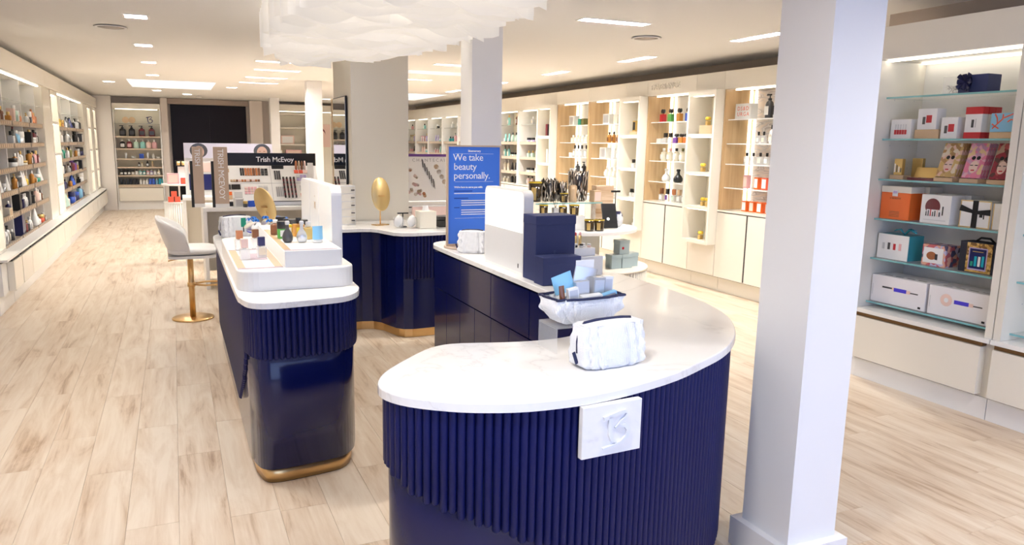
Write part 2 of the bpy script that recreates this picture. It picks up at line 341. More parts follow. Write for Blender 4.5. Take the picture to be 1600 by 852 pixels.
# ------------------------------------------------------------------ ceiling lamps
sq_frame = MB(); a = .105
for q in ((-a, a, -a, -a+.018), (-a, a, a-.018, a), (-a, -a+.018, -a+.018, a-.018), (a-.018, a, -a+.018, a-.018)): sq_frame.box(*q, -.006, 0)
sq_frame = sq_frame.mesh(); 
def can(a, b, h):                                   # open-bottomed housing let into the ceiling
    m = MB(); m.box(-a, a, -b, b, h, h+.004); m.box(-a, -a+.003, -b, b, 0, h); m.box(a-.003, a, -b, b, 0, h); m.box(-a, a, -b, -b+.003, 0, h); m.box(-a, a, b-.003, b, 0, h); return m.mesh()
sq_ref = can(.0875, .0875, .075); sq_lens = B(-.055, .055, -.016, .016, .062, .075).mesh()
for x, y, w in SQ:
    t = thing('square_downlight', 'square recessed triple-lens downlight in ceiling '+w, 'ceiling light', (x, y, ZC), 0, 'square downlights')
    add('frame', sq_frame, WHITE, t); add('reflector', sq_ref, REFL, t)
    for k in (-.05, 0, .05): add('lens', sq_lens, LENS, t, loc=(0, k, 0))
ln_frame = MB()
for q in ((-.33, .33, -.075, -.06), (-.33, .33, .06, .075), (-.33, -.315, -.06, .06), (.315, .33, -.06, .06)): ln_frame.box(*q, -.006, 0)
ln_frame = ln_frame.mesh(); ln_ref = can(.3155, .0595, .07); ln_lens = MB().lathe([(.043, .055), (.046, .07)], 14).mesh()
for x, y, rz, w in LN:
    t = thing('strip_downlight', 'long recessed four-lens downlight in ceiling '+w, 'ceiling light', (x, y, ZC), rz, 'four-lens downlights')
    add('frame', ln_frame, WHITE, t); add('reflector', ln_ref, REFL, t)
    for k in (-.22, -.073, .073, .22): add('lens', ln_lens, LENS, t, loc=(k, 0, 0))
disc = MB().lathe([(.14, -.008), (.135, -.014), (.115, -.014), (.112, -.006)], 32).mesh(); grille = MB().lathe([(.112, -.010), (.0, -.012)], 32, cap1=False).mesh()
for x, y, w in ((-.47, 7.86, 'above the stool aisle'), (4.18, 6.13, 'near the fragrance wall')):
    t = thing('ceiling_speaker', 'round flush ceiling speaker with pale grille '+w, 'speaker', (x, y, ZC), 0, 'ceiling speakers')
    add('rim', disc, CEIL, t); add('grille', grille, mat('speaker_mesh', (.55, .50, .45), .8), t)
t = thing('smoke_detector', 'small round detector on ceiling before the black doors', 'detector', (.62, 18.9, ZC)); add('housing', MB().lathe([(.055, 0), (.055, -.02), (.035, -.04), (.0, -.042)], 18, cap1=False), WHITE, t); add('ring', MB().lathe([(.06, -.006), (.06, 0)], 18), GREY, t)

# ------------------------------------------------------------------ ribbon chandelier
CH = thing('ribbon_chandelier', 'large white cloud-shaped chandelier of layered frosted ribbons', 'chandelier', (1.3, 5.0, ZC))
add('ceiling_plate', MB().prism([(.5*math.cos(t*PI/16), 2.1*math.sin(t*PI/16)) for t in range(32)], -.03, 0), WHITE, CH)
add('light_panel', MB().prism([(.45*math.cos(t*PI/16), 2.0*math.sin(t*PI/16)) for t in range(32)], -.045, -.03), mat('chandelier_panel', (1, 1, 1), .5, emit=(1, .93, .84), es=8.0), CH)
ny = 62
for k in range(ny):
    v = -1+2*(k+.5)/ny; hw = .66*(1-abs(v)**2.6)**(1/2.2)*random.uniform(.94, 1.05); yc = v*2.45
    A, ph, fq = random.uniform(.03, .07), random.uniform(0, 6.3), random.uniform(5, 9); A2, ph2, fq2 = random.uniform(.008, .02), random.uniform(0, 6.3), random.uniform(14, 22)
    dz, dph = random.uniform(.02, .055), random.uniform(0, 6.3); n = 26; zb = -.265-.02*math.cos(v*PI/2)
    m = MB(); m.sm = True; i = 0; random_f = random.uniform(3.5, 7.5)
    for side in (0, 1):
        for q in range(n+1):
            x = -hw+2*hw*q/n; y = yc+A*math.sin(fq*x+ph)+A2*math.sin(fq2*x+ph2)+(.004 if side else 0); zz = zb+dz*math.sin(random_f*x+dph)+.018*math.sin(13*x+ph)
            m.v += [(x, y, zz), (x, y, -.05)]
    w = 2*(n+1)
    for q in range(n):
        a = 2*q; m.face([a, a+2, a+3, a+1]); m.face([w+a, w+a+1, w+a+3, w+a+2]); m.face([a, w+a, w+a+2, a+2])
    for a in (0, 2*n): m.face([a, a+1, w+a+1, w+a])
    add('ribbon', m, RIBBON, CH)
# ================================================================== wall shelving
def led(parent, *box): return part('light_strip', B(*box), LED, parent)
DZ = [2.0, 1.73, 1.5, 1.23]                         # glass shelf heights of the fragrance bays
DX, TX = 5.80, 5.88                                 # door plane and toe plane on the right
def base_run(t, y0, y1, ndoors, z1=.95):
    part('carcass', B(TX+.01, 6.27, y0+.002, y1-.002, .16, z1-.001), CREAM, t)
    part('toe_kick', B(TX, 6.2, y0+.002, y1-.002, 0, .159), CREAM, t)
    w = (y1-y0-.006)/ndoors
    for k in range(ndoors):
        a = y0+.003+k*w; part('door', B(DX, TX+.009, a+(.003 if k == 0 else .012), a+w-(.012 if k == 0 else .003), .185, z1-.012), CREAM, t)
    ym = (y0+y1)/2; part('door_gap_shade', B(DX+.004, TX+.009, ym-.0115, ym+.0115, .19, z1-.013), BLACKM, t)  # matt black strip stands in for the shade in the gap between doors
def cornice(t, y0, y1, zb=2.335, zt=2.535, x=DX-.005):
    part('cornice', B(x, 6.27, y0+.001, y1-.001, zb, zt), CREAM, t)
def oak_bay(y0, y1, label, back):
    t = thing('fragrance_bay', label, 'shelving', (6.0, (y0+y1)/2, 0), 0, 'oak-sided fragrance bays')
    base_run(t, y0, y1, 2); cornice(t, y0, y1)
    part('ledge', B(DX-.004, 6.24, y0+.003, y1-.003, .95, .97), CREAM, t)
    part('side_panel', B(DX+.005, 6.19, y1-.02, y1-.002, .972, 2.333), OAK, t); part('side_panel', B(DX+.005, 6.19, y0+.002, y0+.02, .972, 2.333), OAK, t)
    part('back_panel', B(6.21, 6.24, y0+.003, y1-.003, .972, 2.333), back, t)
    part('corner_post', B(6.185, 6.208, y1-.045, y1-.021, .972, 2.333), OAK, t); part('corner_post', B(6.185, 6.208, y0+.021, y0+.045, .972, 2.333), OAK, t)
    led(t, 6.15, 6.183, y1-.030, y1-.0205, .975, 2.33); led(t, 6.199, 6.2095, y1-.075, y1-.046, .975, 2.33); led(t, 6.199, 6.2095, y0+.046, y0+.075, .975, 2.33); led(t, 5.90, 5.93, y0+.06, y1-.06, 2.322, 2.332)
    for z in DZ:
        s = part('glass_shelf', B(5.86, 6.197, y0+.022, y1-.022, z-.010, z), GLASS, t); add('front_edge', B(5.855, 5.86, y0+.022, y1-.022, z-.011, z+.001), WHITE, s)
    return t
oak_bay(5.90, 6.90, 'oak-sided fragrance bay with wavy agate-patterned back panel', AGATE)
OB1 = oak_bay(7.40, 8.40, 'oak-sided fragrance bay directly under the raised cornice lettering', WHITE)
oak_bay(8.90, 9.92, 'oak-sided fragrance bay holding a row of amber bottles', WHITE)
oak_bay(9.92, 10.93, 'oak-sided fragrance bay holding green and black cartons', WHITE)
add('lettering', text_mesh('FRAGRANCE', .105, .004), mat('cream_letter', (.90, .86, .77), .3), OB1, loc=(DX-.012-6.0, 8.32-7.9, 2.405), rot=(PI/2, 0, -PI/2))
def tower(y0, y1, label, side=1, x0=5.68, xb=6.02, z0=.555, z1=2.335, divs=(.994, 1.397, 1.837), base=True):
    s = side; t = thing('niche_tower', label, 'display tower', (s*5.9 if s > 0 else -1.75, (y0+y1)/2, 0), 0, 'projecting niche towers')
    def bx(a, b, *r): return B(min(a, b), max(a, b), *r)
    th = .035
    part('side_panel', bx(x0, xb, y0+.002, y0+th, z0, z1), CREAM, t); part('side_panel', bx(x0, xb, y1-th, y1-.002, z0, z1), CREAM, t)
    part('back_panel', bx(xb-s*.02, xb, y0+th, y1-th, z0, z1), mat('niche_back', (.84, .81, .70), .5), t)
    part('bottom_board', bx(x0, xb-s*.02, y0+th, y1-th, z0, z0+.035), CREAM, t); part('top_board', bx(x0, xb-s*.02, y0+th, y1-th, z1-.06, z1), CREAM, t)
    tops = list(divs)+[z1-.06]
    for d in divs: part('shelf_board', bx(x0+s*.004, xb-s*.02, y0+th, y1-th, d-.035, d), CREAM, t)
    for d in tops:
        zz = d-.035 if d in divs else d
        part('light_strip', bx(x0+s*.03, x0+s*.075, y0+th+.03, y1-th-.03, zz-.008, zz), LED, t)
    if base:
        part('base_panel', bx(DX, TX+.35, y0+.004, y1-.004, .185, z0-.002), CREAM, t); part('toe_kick', bx(TX, 6.2, y0+.002, y1-.002, 0, .159), CREAM, t); part('plinth_rail', bx(TX+.01, 6.2, y0+.002, y1-.002, .16, .184), CREAM, t); cornice(t, y0, y1, zb=2.336, x=DX-.005)
    return t
tower(6.90, 7.40, 'cream niche tower with yellow roses in each compartment'); tower(8.40, 8.90, 'cream niche tower with gold carton and black-capped bottles'); tower(10.93, 11.43, 'cream niche tower with red and black carton on top shelf'); tower(5.40, 5.90, 'cream niche tower behind the front column')
WZ = [2.05, 1.72, 1.45, 1.18]
def white_bay(y0, y1, label):
    t = thing('white_bay', label, 'shelving', (6.0, (y0+y1)/2, 0), 0, 'white wall bays')
    base_run(t, y0, y1, 2); cornice(t, y0, y1, 2.29)
    part('ledge', B(DX-.004, 6.24, y0+.003, y1-.003, .95, .97), CREAM, t); part('back_panel', B(6.21, 6.24, y0+.003, y1-.003, .972, 2.289), mat('bay_back', (.84, .80, .68), .5), t)
    for y in (y0+.002, y1-.022): part('upright', B(DX+.02, 6.209, y, y+.02, .972, 2.289), WHITE, t)
    led(t, 5.90, 5.93, y0+.06, y1-.06, 2.279, 2.288)
    part('glass_shelf', B(5.87, 6.2, y0+.024, y1-.024, WZ[0]-.01, WZ[0]), GLASS, t)
    for z in WZ[1:]: s = part('tray_shelf', B(5.86, 6.2, y0+.024, y1-.024, z-.03, z), TRAY, t); add('tray_lip', B(5.85, 5.86, y0+.024, y1-.024, z-.032, z+.02), TRAY, s)
for k in range(8): white_bay(11.43+k*1.05, 11.43+(k+1)*1.05, 'white wall bay with ash trays, %s past the oak fragrance bays' % ORD[k])

# left wall: x is mirrored
LX = -1.735
LZ = [1.85, 1.60, 1.335, 1.09, .84, .545]
def left_module(bounds, label, drawers, zc=2.61):
    y0, y1 = bounds[0], bounds[-1]; yb = y0
    t = thing('wall_shelf_unit', label, 'shelving', (-1.75, (y0+y1)/2, 0), 0, 'left wall shelf units')
    part('toe_kick', B(-1.99, -1.60, y0+.002, y1-.002, 0, .18), WHITE, t); part('carcass', B(-1.99, -1.56, y0+.002, y1-.002, .181, .50), WHITE, t)
    part('ledge', B(-1.99, -1.50, y0+.002, y1-.002, .535, .56-.025), WHITE, t) if False else part('ledge', B(-1.99, -1.505, y0+.002, y1-.002, .515, .535), WHITE, t)
    part('shadow_gap', B(-1.58, -1.545, y0+.003, y1-.003, .501, .514), BLACKM, t)
    part('back_panel', B(-1.99, -1.965, y0+.002, y1-.002, .536, 2.38), mat('bay_back', (.84, .80, .68), .5), t)
    part('cornice', B(-1.99, -1.595, y0+.001, y1-.001, 2.39, zc), CREAM, t)
    for a, b in zip(drawers, drawers[1:]): part('drawer', B(-1.559, -1.50, a+.005, b-.005, .195, .484), CREAM, t); part('finger_slot', B(-1.559, -1.514, a+.03, b-.03, .485, .5145), BLACKM, t)
    for y in bounds: ya = min(max(y-.012, y0+.002), y1-.026); part('upright', B(-1.964, LX, ya, ya+.024, .536, 2.389), WHITE, t)
    for a, b in zip(bounds, bounds[1:]):
        w = b-a
        led(t, -1.70, -1.67, a+.05, b-.05, 2.378, 2.388)
        part('glass_shelf', B(-1.955, -1.67, a+.02, b-.02, 2.10, 2.11), GLASS, t)
        for z in LZ:
            s = part('tray_shelf', B(-1.96, -1.67, a+.02, b-.02, z-.03, z) if z > .6 else B(-1.96, -1.67, a+.02, b-.02, z-.008, z), LTRAY, t)
            add('tray_lip', B(-1.669, -1.655, a+.02, b-.02, z-.035 if z > .6 else z-.008, z+.022), LTRAY, s)
            n = 9
            for k in range(n): add('price_ticket', B(-1.6545, -1.653, a+.06+k*(w-.12)/n, a+.06+(k+.45)*(w-.12)/n, z-.022 if z > .6 else z-.004, z+.012), pal('tan'), s)
    return t
left_module([8.84, 9.92, 11.02, 12.1], 'wall shelf unit across the aisle from the white stool', [8.85, 9.42, 10.45, 11.42, 12.09])
left_module([13.55, 14.75, 16.0, 17.25], 'three-bay wall shelf unit with blue and green bottles', [13.56, 14.5, 15.4, 16.3, 17.24])
def left_tower(y0, y1, label, pil):
    t = tower(y0, y1, label, -1, -1.63, -1.96, .537, 2.39, (1.0, 1.46, 1.93), base=False)
    part('carcass', B(-1.99, -1.56, y0+.002, y1-.002, .19, .50), WHITE, t); part('ledge', B(-1.99, -1.505, y0+.002, y1-.002, .515, .535), WHITE, t); da = max(y0, 8.39); part('drawer', B(-1.559, -1.50, da+.005, y1-.005, .195, .484), CREAM, t); part('finger_slot', B(-1.559, -1.514, da+.03, y1-.03, .485, .5145), BLACKM, t); part('toe_kick', B(-1.99, -1.60, y0+.002, y1-.002, 0, .189), WHITE, t); part('cornice', B(-1.99, -1.595, y0+.001, y1-.001, 2.391, 2.61), CREAM, t)
    for k, z in enumerate((.575, 1.0, 1.46, 1.93)): part('lit_panel', B(-1.938, -1.925, y0+.06, y1-.06, z+.012, z+(.36, .39, .40, .37)[k]), LEDB, t)
    if pil:
        a, b = pil; part('pilaster', B(-1.99, -1.64, a+.002, b-.002, .536, 2.39), CREAM, t); part('pilaster_base', B(-1.99, -1.60, a+.002, b-.002, 0, .189), WHITE, t); part('carcass', B(-1.99, -1.56, a+.002, b-.002, .19, .50), WHITE, t); part('ledge', B(-1.99, -1.505, a+.002, b-.002, .515, .535), WHITE, t); part('drawer', B(-1.559, -1.50, a+.005, b-.005, .195, .484), CREAM, t); part('finger_slot', B(-1.559, -1.514, a+.03, b-.03, .485, .5145), BLACKM, t); part('pilaster_cornice', B(-1.99, -1.595, a+.002, b-.002, 2.391, 2.61), CREAM, t)
left_tower(8.14, 8.83, 'backlit niche tower nearest the shop window', None); left_tower(12.82, 13.54, 'backlit niche tower between the two three-bay units', (12.1, 12.82))
left_tower(17.95, 18.55, 'backlit niche tower past the blue bottle shelves', (17.25, 17.95)); left_tower(19.2, 19.80, 'backlit niche tower beside the back wall', (18.55, 19.2))

# back wall unit
BZ = [1.76, 1.47, 1.23, 1.03, .83, .60]
t = thing('back_wall_unit', 'lit back wall shelf unit with dark pump bottles', 'shelving', (-.76, 20.1, 0))
part('carcass_side', B(-1.29, -1.262, 19.92, Y1-.001, 0, 2.40), WHITE, t); part('carcass_side', B(-.272, -.245, 19.92, Y1-.001, 0, 2.40), WHITE, t)
part('back_panel', B(-1.261, -.273, 20.28, Y1-.001, .2, 2.40), mat('bay_back', (.84, .80, .68), .5), t); part('header', B(-1.29, -.245, 19.91, Y1-.001, 2.401, 2.53), CREAM, t); part('light_strip', B(-1.22, -.31, 19.96, 19.99, 2.385, 2.40), LED, t)
part('drawer', B(-1.255, -.278, 19.90, 20.28, .21, .52), CREAM, t); part('toe_kick', B(-1.261, -.273, 19.95, 20.28, 0, .205), WHITE, t); part('bottom_board', B(-1.261, -.273, 19.92, 20.28, .53, .565), TRAY, t); part('glass_shelf', B(-1.261, -.273, 19.95, 20.28, 2.05, 2.06), GLASS, t)
for z in BZ: part('shelf', B(-1.261, -.273, 19.94, 20.28, z-.035, z), TRAY, t)
# back hall: cream niche and portrait panels behind the far columns
t = thing('portrait_wall_unit', 'cream wall unit with niche and two portrait posters', 'shelving', (3.3, 20.1, 0))
part('back_panel', B(2.42, 4.9, 20.27, Y1-.001, 0, 2.45), mat('bay_back', (.84, .80, .68), .5), t); part('header', B(2.42, 4.9, 19.93, Y1-.001, 2.451, 2.62), CREAM, t)
for x in (2.42, 3.25, 4.05, 4.87): part('upright', B(x, x+.03, 19.93, 20.269, 0, 2.45), WHITE, t)
for z in (.8, 1.3, 1.62, 2.05, 2.40): part('shelf', B(2.452, 3.248, 19.95, 20.269, z-.03, z), CREAM, t)
part('light_strip', B(2.5, 4.8, 19.97, 20.0, 2.44, 2.45), LED, t)
def poster(x0, x1, z0, z1, hair, bgc, label):
    p = thing('portrait_poster', label, 'poster', ((x0+x1)/2, 20.26, z0)); w = (x1-x0)/2; h = z1-z0
    add('board', B(-w, w, -.012, 0, 0, h), bgc, p); add('hair', MB().lathe([(.001, 0), (.34*h, .0), ], 20, cap0=False, cap1=False, sy=1), hair, p, loc=(-.05, -.016, h*.55), rot=(PI/2, 0, 0), scale=(.85, 1, 1))
    add('face', MB().lathe([(.001, 0), (.24*h, 0)], 20, cap0=False, cap1=False), pal('blush'), p, loc=(.02, -.02, h*.47), rot=(PI/2, 0, 0), scale=(.75, 1.05, 1)); add('lips', B(-.04*h, .04*h, -.024, -.021, h*.30, h*.33), pal('red'), p, loc=(.03, 0, 0))
poster(3.40, 3.90, 1.55, 2.15, pal('burgundy'), pal('blush'), 'portrait poster with dark red hair on the cream wall unit'); poster(4.2, 4.75, 1.5, 2.15, pal('sky'), pal('white'), 'portrait poster with blue hair on the cream wall unit')

# ------------------------------------------------------------------ gift shelves on the right
GZ = [2.05, 1.76, 1.475, 1.19, .90, .575]
def gift_unit(y0, y1, label):
    t = thing('gift_shelf_unit', label, 'shelving', (4.85, (y0+y1)/2, 0), 0, 'gift shelf units')
    part('toe_kick', B(4.65, 5.09, y0, y1, 0, .14), WHITE, t); part('carcass', B(4.66, 5.09, y0+.002, y1-.002, .141, .50), CREAM, t)
    part('drawer', B(4.60, 4.659, y0+.05, y1-.02, .16, .47), CREAM, t); part('finger_rail', B(4.615, 4.659, y0+.05, y1-.02, .474, .498), BRONZE, t); part('worktop', B(4.60, 5.09, y0+.002, y1-.002, .501, .53), WHITE, t)
    part('back_panel', B(5.07, 5.09, y0+.002, y1-.002, .531, 2.30), WHITE, t)
    for y in (y0+.001, y1-.046): part('upright', B(4.62, 5.069, y, y+.045, .531, 2.30), CREAM, t)
    part('cornice', B(4.59, 5.09, y0, y1, 2.301, 2.52), CREAM, t); led(t, 4.66, 4.70, y0+.06, y1-.06, 2.291, 2.30); led(t, 5.0, 5.035, y0+.06, y1-.06, 2.291, 2.30)
    for z in GZ: s = part('glass_shelf', B(4.705, 5.06, y0+.047, y1-.047, z-.011, z), GLASS, t); add('front_edge', B(4.70, 4.705, y0+.047, y1-.047, z-.0115, z+.0005), GEDGE, s)
    for k in range(9):
        for x in (4.78, 4.98): part('shelf_pin', B(x, x+.006, y1-.0475, y1-.0465, .75+k*.16, .756+k*.16), GREY, t)
gift_unit(2.885, 3.925, 'tall gift shelf unit with drawer and teal-edged glass shelves'); gift_unit(1.84, 2.88, 'gift shelf unit next to the one full of boxed sets')
# ================================================================== navy counters
flute_mesh = {}
def flute(h, r=.0135):
    h = round(h/.02)*.02
    if h not in flute_mesh:
        m = MB(); n = 6; rings = [(.004, r*.5), (.012, r), (h-.0005, r)]; m.sm = True
        for z, rr in rings: m.v += [(rr*math.cos(PI+PI*k/n), rr*math.sin(PI+PI*k/n)*1.15, z) for k in range(n+1)]
        for l in range(len(rings)-1):
            for k in range(n): a = l*(n+1)+k; m.face([a, a+1, a+n+2, a+n+1])
        m.face(list(range(n+1))[::-1]); m.sm = False
        flute_mesh[h] = m.mesh('flute')
    return flute_mesh[h], h
def fluted_skirt(parent, pts, s0, s1, ztop, zbot, pitch=.0285, ins=.03):
    """half-round flutes along a closed outline between arc lengths s0 and s1; zbot is a function of arc length"""
    n = len(pts); nr = normals(pts); seg = [(Vector(pts[(k+1) % n])-Vector(pts[k])).length for k in range(n)]
    s = s0; out = []
    while s < s1:
        a = s % sum(seg); k = 0
        while a > seg[k]: a -= seg[k]; k += 1
        t = a/seg[k]; p = Vector(pts[k]).lerp(Vector(pts[(k+1) % n]), t); q = Vector(nr[k]).lerp(Vector(nr[(k+1) % n]), t).normalized()
        me, h = flute(ztop-zbot(s-s0)); p -= q*ins
        add('flute', me, FLUTE, parent, loc=(p.x-parent.location.x if parent.parent is None else p.x, p.y-parent.location.y if parent.parent is None else p.y, ztop-h), rot=(0, 0, math.atan2(q.y, q.x)+PI/2)); s += pitch
def arclen(pts, target):                             # arc length of the outline vertex closest to target
    s = 0; best = (9, 0)
    for k, p in enumerate(pts):
        d = (Vector(p)-Vector(target)).length
        if d < best[0]: best = (d, s)
        s += (Vector(pts[(k+1) % len(pts)])-Vector(p)).length
    return best[1]
# J-shaped till counter
J = smooth_closed([(.555, 2.20), (.56, 2.12), (.61, 2.04), (.71, 1.96), (.81, 1.91), (.93, 1.875), (1.08, 1.865), (1.2, 1.875), (1.34, 1.905), (1.53, 1.965), (1.70, 2.045), (1.86, 2.13), (2.0, 2.235), (2.13, 2.37), (2.27, 2.58), (2.37, 2.86), (2.41, 3.17), (2.42, 3.5), (2.42, 4.3), (2.42, 5.15), (2.40, 5.33), (2.30, 5.44), (2.12, 5.455), (1.96, 5.45), (1.84, 5.40), (1.78, 5.29), (1.765, 5.1), (1.762, 4.2), (1.76, 3.3), (1.75, 3.02), (1.715, 2.83), (1.63, 2.67), (1.5, 2.55), (1.34, 2.50), (1.16, 2.515), (.97, 2.565), (.88, 2.56), (.8, 2.51), (.68, 2.395), (.6, 2.30)], 3)
t = thing('till_counter', 'J-shaped navy ribbed counter with white quartz top and carved emblem', 'counter', (1.6, 2.6, 0))
part('quartz_top', MB().prism(J, .90, .93, .004), QUARTZ, t)
part('body', MB().prism(inset(J, .032), .075, .899, smooth=True), NAVY, t)
part('brass_plinth', MB().prism(inset(J, .07), 0, .074, smooth=True), BRASS, t)
sa = arclen(J, (.60, 2.30)) - sum((Vector(J[(k+1) % len(J)])-Vector(J[k])).length for k in range(len(J))); sb = arclen(J, (2.42, 5.15))
fluted_skirt(t, J, sa+.02, sb, .899, lambda s: max(.03, .66-.38*max(0, s-.12)))
# drawers and doors on the staff side
for k in range(4):
    y = 3.05+k*.55; d = part('drawer', B(1.772, 1.793, y+.004, y+.546, .615, .885), NAVY, t)
for k in range(8):
    y = 3.05+k*.275; part('door', B(1.776, 1.793, y+.003, y+.272, .085, .605), NAVY, t)
# carved emblem plaque
e = thing('emblem_plaque', 'white marble plaque with carved letter emblem on navy flutes', 'plaque', (1.21, 1.868, .73), .06)
add('slab', bevelbox(.222, .022, .168, .003), QUARTZ, e)
def emblem(depth):
    """swash capital B: flag serif at the top, two bowls, long tail at the foot"""
    o = [(-.42, .36), (-.22, .40), (-.22, -.10), (-.16, -.36), (.0, -.46), (-.45, -.62), (-.45, -.54), (-.1, -.60), (.16, -.56), (.40, -.36), (.46, -.12), (.34, .06), (.10, .12), (.38, .34), (.40, .46), (.30, .56), (.1, .56), (-.42, .47)]
    hole = None; m = MB(); m.prism([(x, y) for x, y in o][::-1] if False else o, 0, depth); return m
def stroke(m, pts, w, z0, z1):                        # ribbon stroke of varying width in the xy plane
    P = [Vector(p) for p in pts]; L_, R_ = [], []
    for k, p in enumerate(P):
        tt = (P[min(k+1, len(P)-1)]-P[max(k-1, 0)]).normalized(); nn = Vector((-tt.y, tt.x)); ww = w[k] if isinstance(w, list) else w
        L_.append(p+nn*ww/2); R_.append(p-nn*ww/2)
    i = len(m.v); n = len(P)
    for q in L_+R_: m.v.append((q.x, q.y, z1))
    for q in L_+R_: m.v.append((q.x, q.y, z0))
    for k in range(n-1):
        m.face([i+k, i+n+k, i+n+k+1, i+k+1]); m.face([i+2*n+k, i+k, i+k+1, i+2*n+k+1]); m.face([i+n+k, i+3*n+k, i+3*n+k+1, i+n+k+1])
    m.face([i, i+2*n, i+3*n, i+n]); m.face([i+n-1, i+2*n-1, i+4*n-1, i+3*n-1])
def arc(cx, cy, rx, ry, a0, a1, n=10): return [(cx+rx*math.cos(math.radians(a0+(a1-a0)*k/n)), cy+ry*math.sin(math.radians(a0+(a1-a0)*k/n))) for k in range(n+1)]
def emblem_mesh(s, d):
    m = MB()
    stroke(m, [(-.5*s, .36*s), (-.2*s, .42*s), (.1*s, .5*s), (.33*s, .52*s), (.42*s, .45*s)], [.14*s, .15*s, .12*s, .12*s, .05*s], 0, d)
    stroke(m, [(-.24*s, .42*s), (-.25*s, .1*s), (-.24*s, -.2*s), (-.16*s, -.4*s), (.0, -.5*s)], [.14*s, .14*s, .14*s, .12*s, .08*s], 0, d)
    stroke(m, [(.42*s, .45*s), (.36*s, .3*s), (.15*s, .16*s), (.0, .02*s)], [.05*s, .1*s, .1*s, .04*s], 0, d)
    stroke(m, [(-.04*s, .0), (.12*s, .06*s), (.36*s, .03*s), (.5*s, -.14*s), (.44*s, -.36*s), (.22*s, -.52*s), (-.1*s, -.6*s), (-.5*s, -.66*s)], [.05*s, .08*s, .15*s, .16*s, .13*s, .1*s, .08*s, .07*s], 0, d)
    return m
add('carved_letter', emblem_mesh(.095, .007), mat('carved_marble', (.80, .82, .86), .3), e, loc=(.012, -.011, .088), rot=(PI/2, 0, 0))
# left display counter
Lc = smooth_closed([(.25, 4.6), (.25, 3.85), (.258, 3.72), (.285, 3.60), (.34, 3.545), (.42, 3.532), (.53, 3.543), (.64, 3.558), (.74, 3.583), (.81, 3.65), (.855, 3.76), (.87, 3.95), (.87, 5.0), (.87, 6.15), (.84, 6.33), (.74, 6.44), (.56, 6.47), (.38, 6.44), (.28, 6.33), (.25, 6.15), (.25, 5.4)], 3)
t = thing('perfume_counter', 'navy ribbed display counter with perfume podium and brass plinth', 'counter', (.56, 5.0, 0))
part('quartz_top', MB().prism(Lc, .90, .93, .004), QUARTZ, t); part('body', MB().prism(inset(Lc, .035), .08, .899, smooth=True), NAVY, t); part('brass_plinth', MB().prism(inset(Lc, .055), .004, .079, smooth=True), BRASS, t); part('shadow_foot', MB().prism(inset(Lc, .06), 0, .004), BLACKM, t)
tot = sum((Vector(Lc[(k+1) % len(Lc)])-Vector(Lc[k])).length for k in range(len(Lc)))
sc = arclen(Lc, (.87, 3.95)); sl = arclen(Lc, (.25, 6.15))-tot
fluted_skirt(t, Lc, sl, sc, .899, lambda s: .635 if s > 2.40 else .635-.40*min(1, max(0, (2.40-s)/.5))**.7, .031, .032)
# back counter between the aisles
Bc = [(1.0, 7.08), (1.0, 6.44), (1.25, 6.44), (1.5, 6.44), (1.57, 6.42), (1.62, 6.35), (1.655, 6.22), (1.69, 6.10), (1.75, 6.035), (1.85, 6.01), (2.0, 6.02), (2.2, 6.04), (2.6, 6.05), (2.7, 6.12), (2.72, 6.3), (2.72, 7.08)]
t = thing('consultation_counter', 'navy wave-fronted counter with gold mirror before the cream pillar', 'counter', (1.9, 6.6, 0))
part('quartz_top', MB().prism(Bc, .90, .93, .004), QUARTZ, t)
Bi = [(1.01, 7.07), (1.01, 6.47), (1.25, 6.47), (1.5, 6.47), (1.59, 6.45), (1.65, 6.37), (1.685, 6.24), (1.72, 6.13), (1.77, 6.065), (1.85, 6.04), (2.0, 6.05), (2.2, 6.07), (2.58, 6.08), (2.67, 6.14), (2.69, 6.3), (2.69, 7.07)]
part('body', MB().prism(Bi, .08, .899, smooth=False), NAVY, t); part('brass_plinth', MB().prism(inset(Bi, .03), 0, .079), BRASS, t)
fluted_skirt(t, Bc, arclen(Bc, (1.75, 6.035))+.02, arclen(Bc, (2.6, 6.05)), .899, lambda s: .52, .032, .031)
for z0, z1 in ((.55, .885), (.09, .54)):
    for a, b in ((1.02, 1.25), (1.255, 1.485)): part('door', B(a, b, 6.452, 6.4695, z0, z1), NAVY, t)

# ------------------------------------------------------------------ bar stool
t = thing('bar_stool', 'white upholstered bar stool on brass pedestal', 'stool', (.09, 7.47, 0))
add('base_plate', MB().lathe([(.19, 0), (.19, .008), (.18, .014), (.03, .018)], 36), BRASS, t); add('post', MB().lathe([(.027, .016), (.027, .60)], 18), BRASS, t)
add('footrest', MB().tube([(.03, -.03, .33), (.12, -.10, .33), (.22, -.10, .33), (.29, -.04, .33), (.29, .04, .33), (.22, .10, .33), (.12, .10, .33), (.03, .03, .33)], .009), BRASS, t); add('collar', MB().lathe([(.036, .31), (.036, .35)], 18), BRASS, t)
add('lever', MB().tube([(-.02, -.02, .595), (-.16, -.05, .575), (-.19, -.06, .57)], .006), BRASS, t)
add('seat_pan', MB().prism(rrect(-.19, .23, -.2, .2, .09), .60, .625), UPHOL, t)
def cushion(u, v):
    a = 2*PI*u; r = math.sin(PI*v)**.55 if 0 < v < 1 else 0; z = .665-.045*math.cos(PI*v)
    ca, sa_ = math.cos(a), math.sin(a); q = (abs(ca)**4+abs(sa_)**4)**-.25
    return (.03+.225*ca*q*r, .215*sa_*q*r, z)
add('seat_cushion', MB().grid(cushion, 32, 10, True), UPHOL, t)
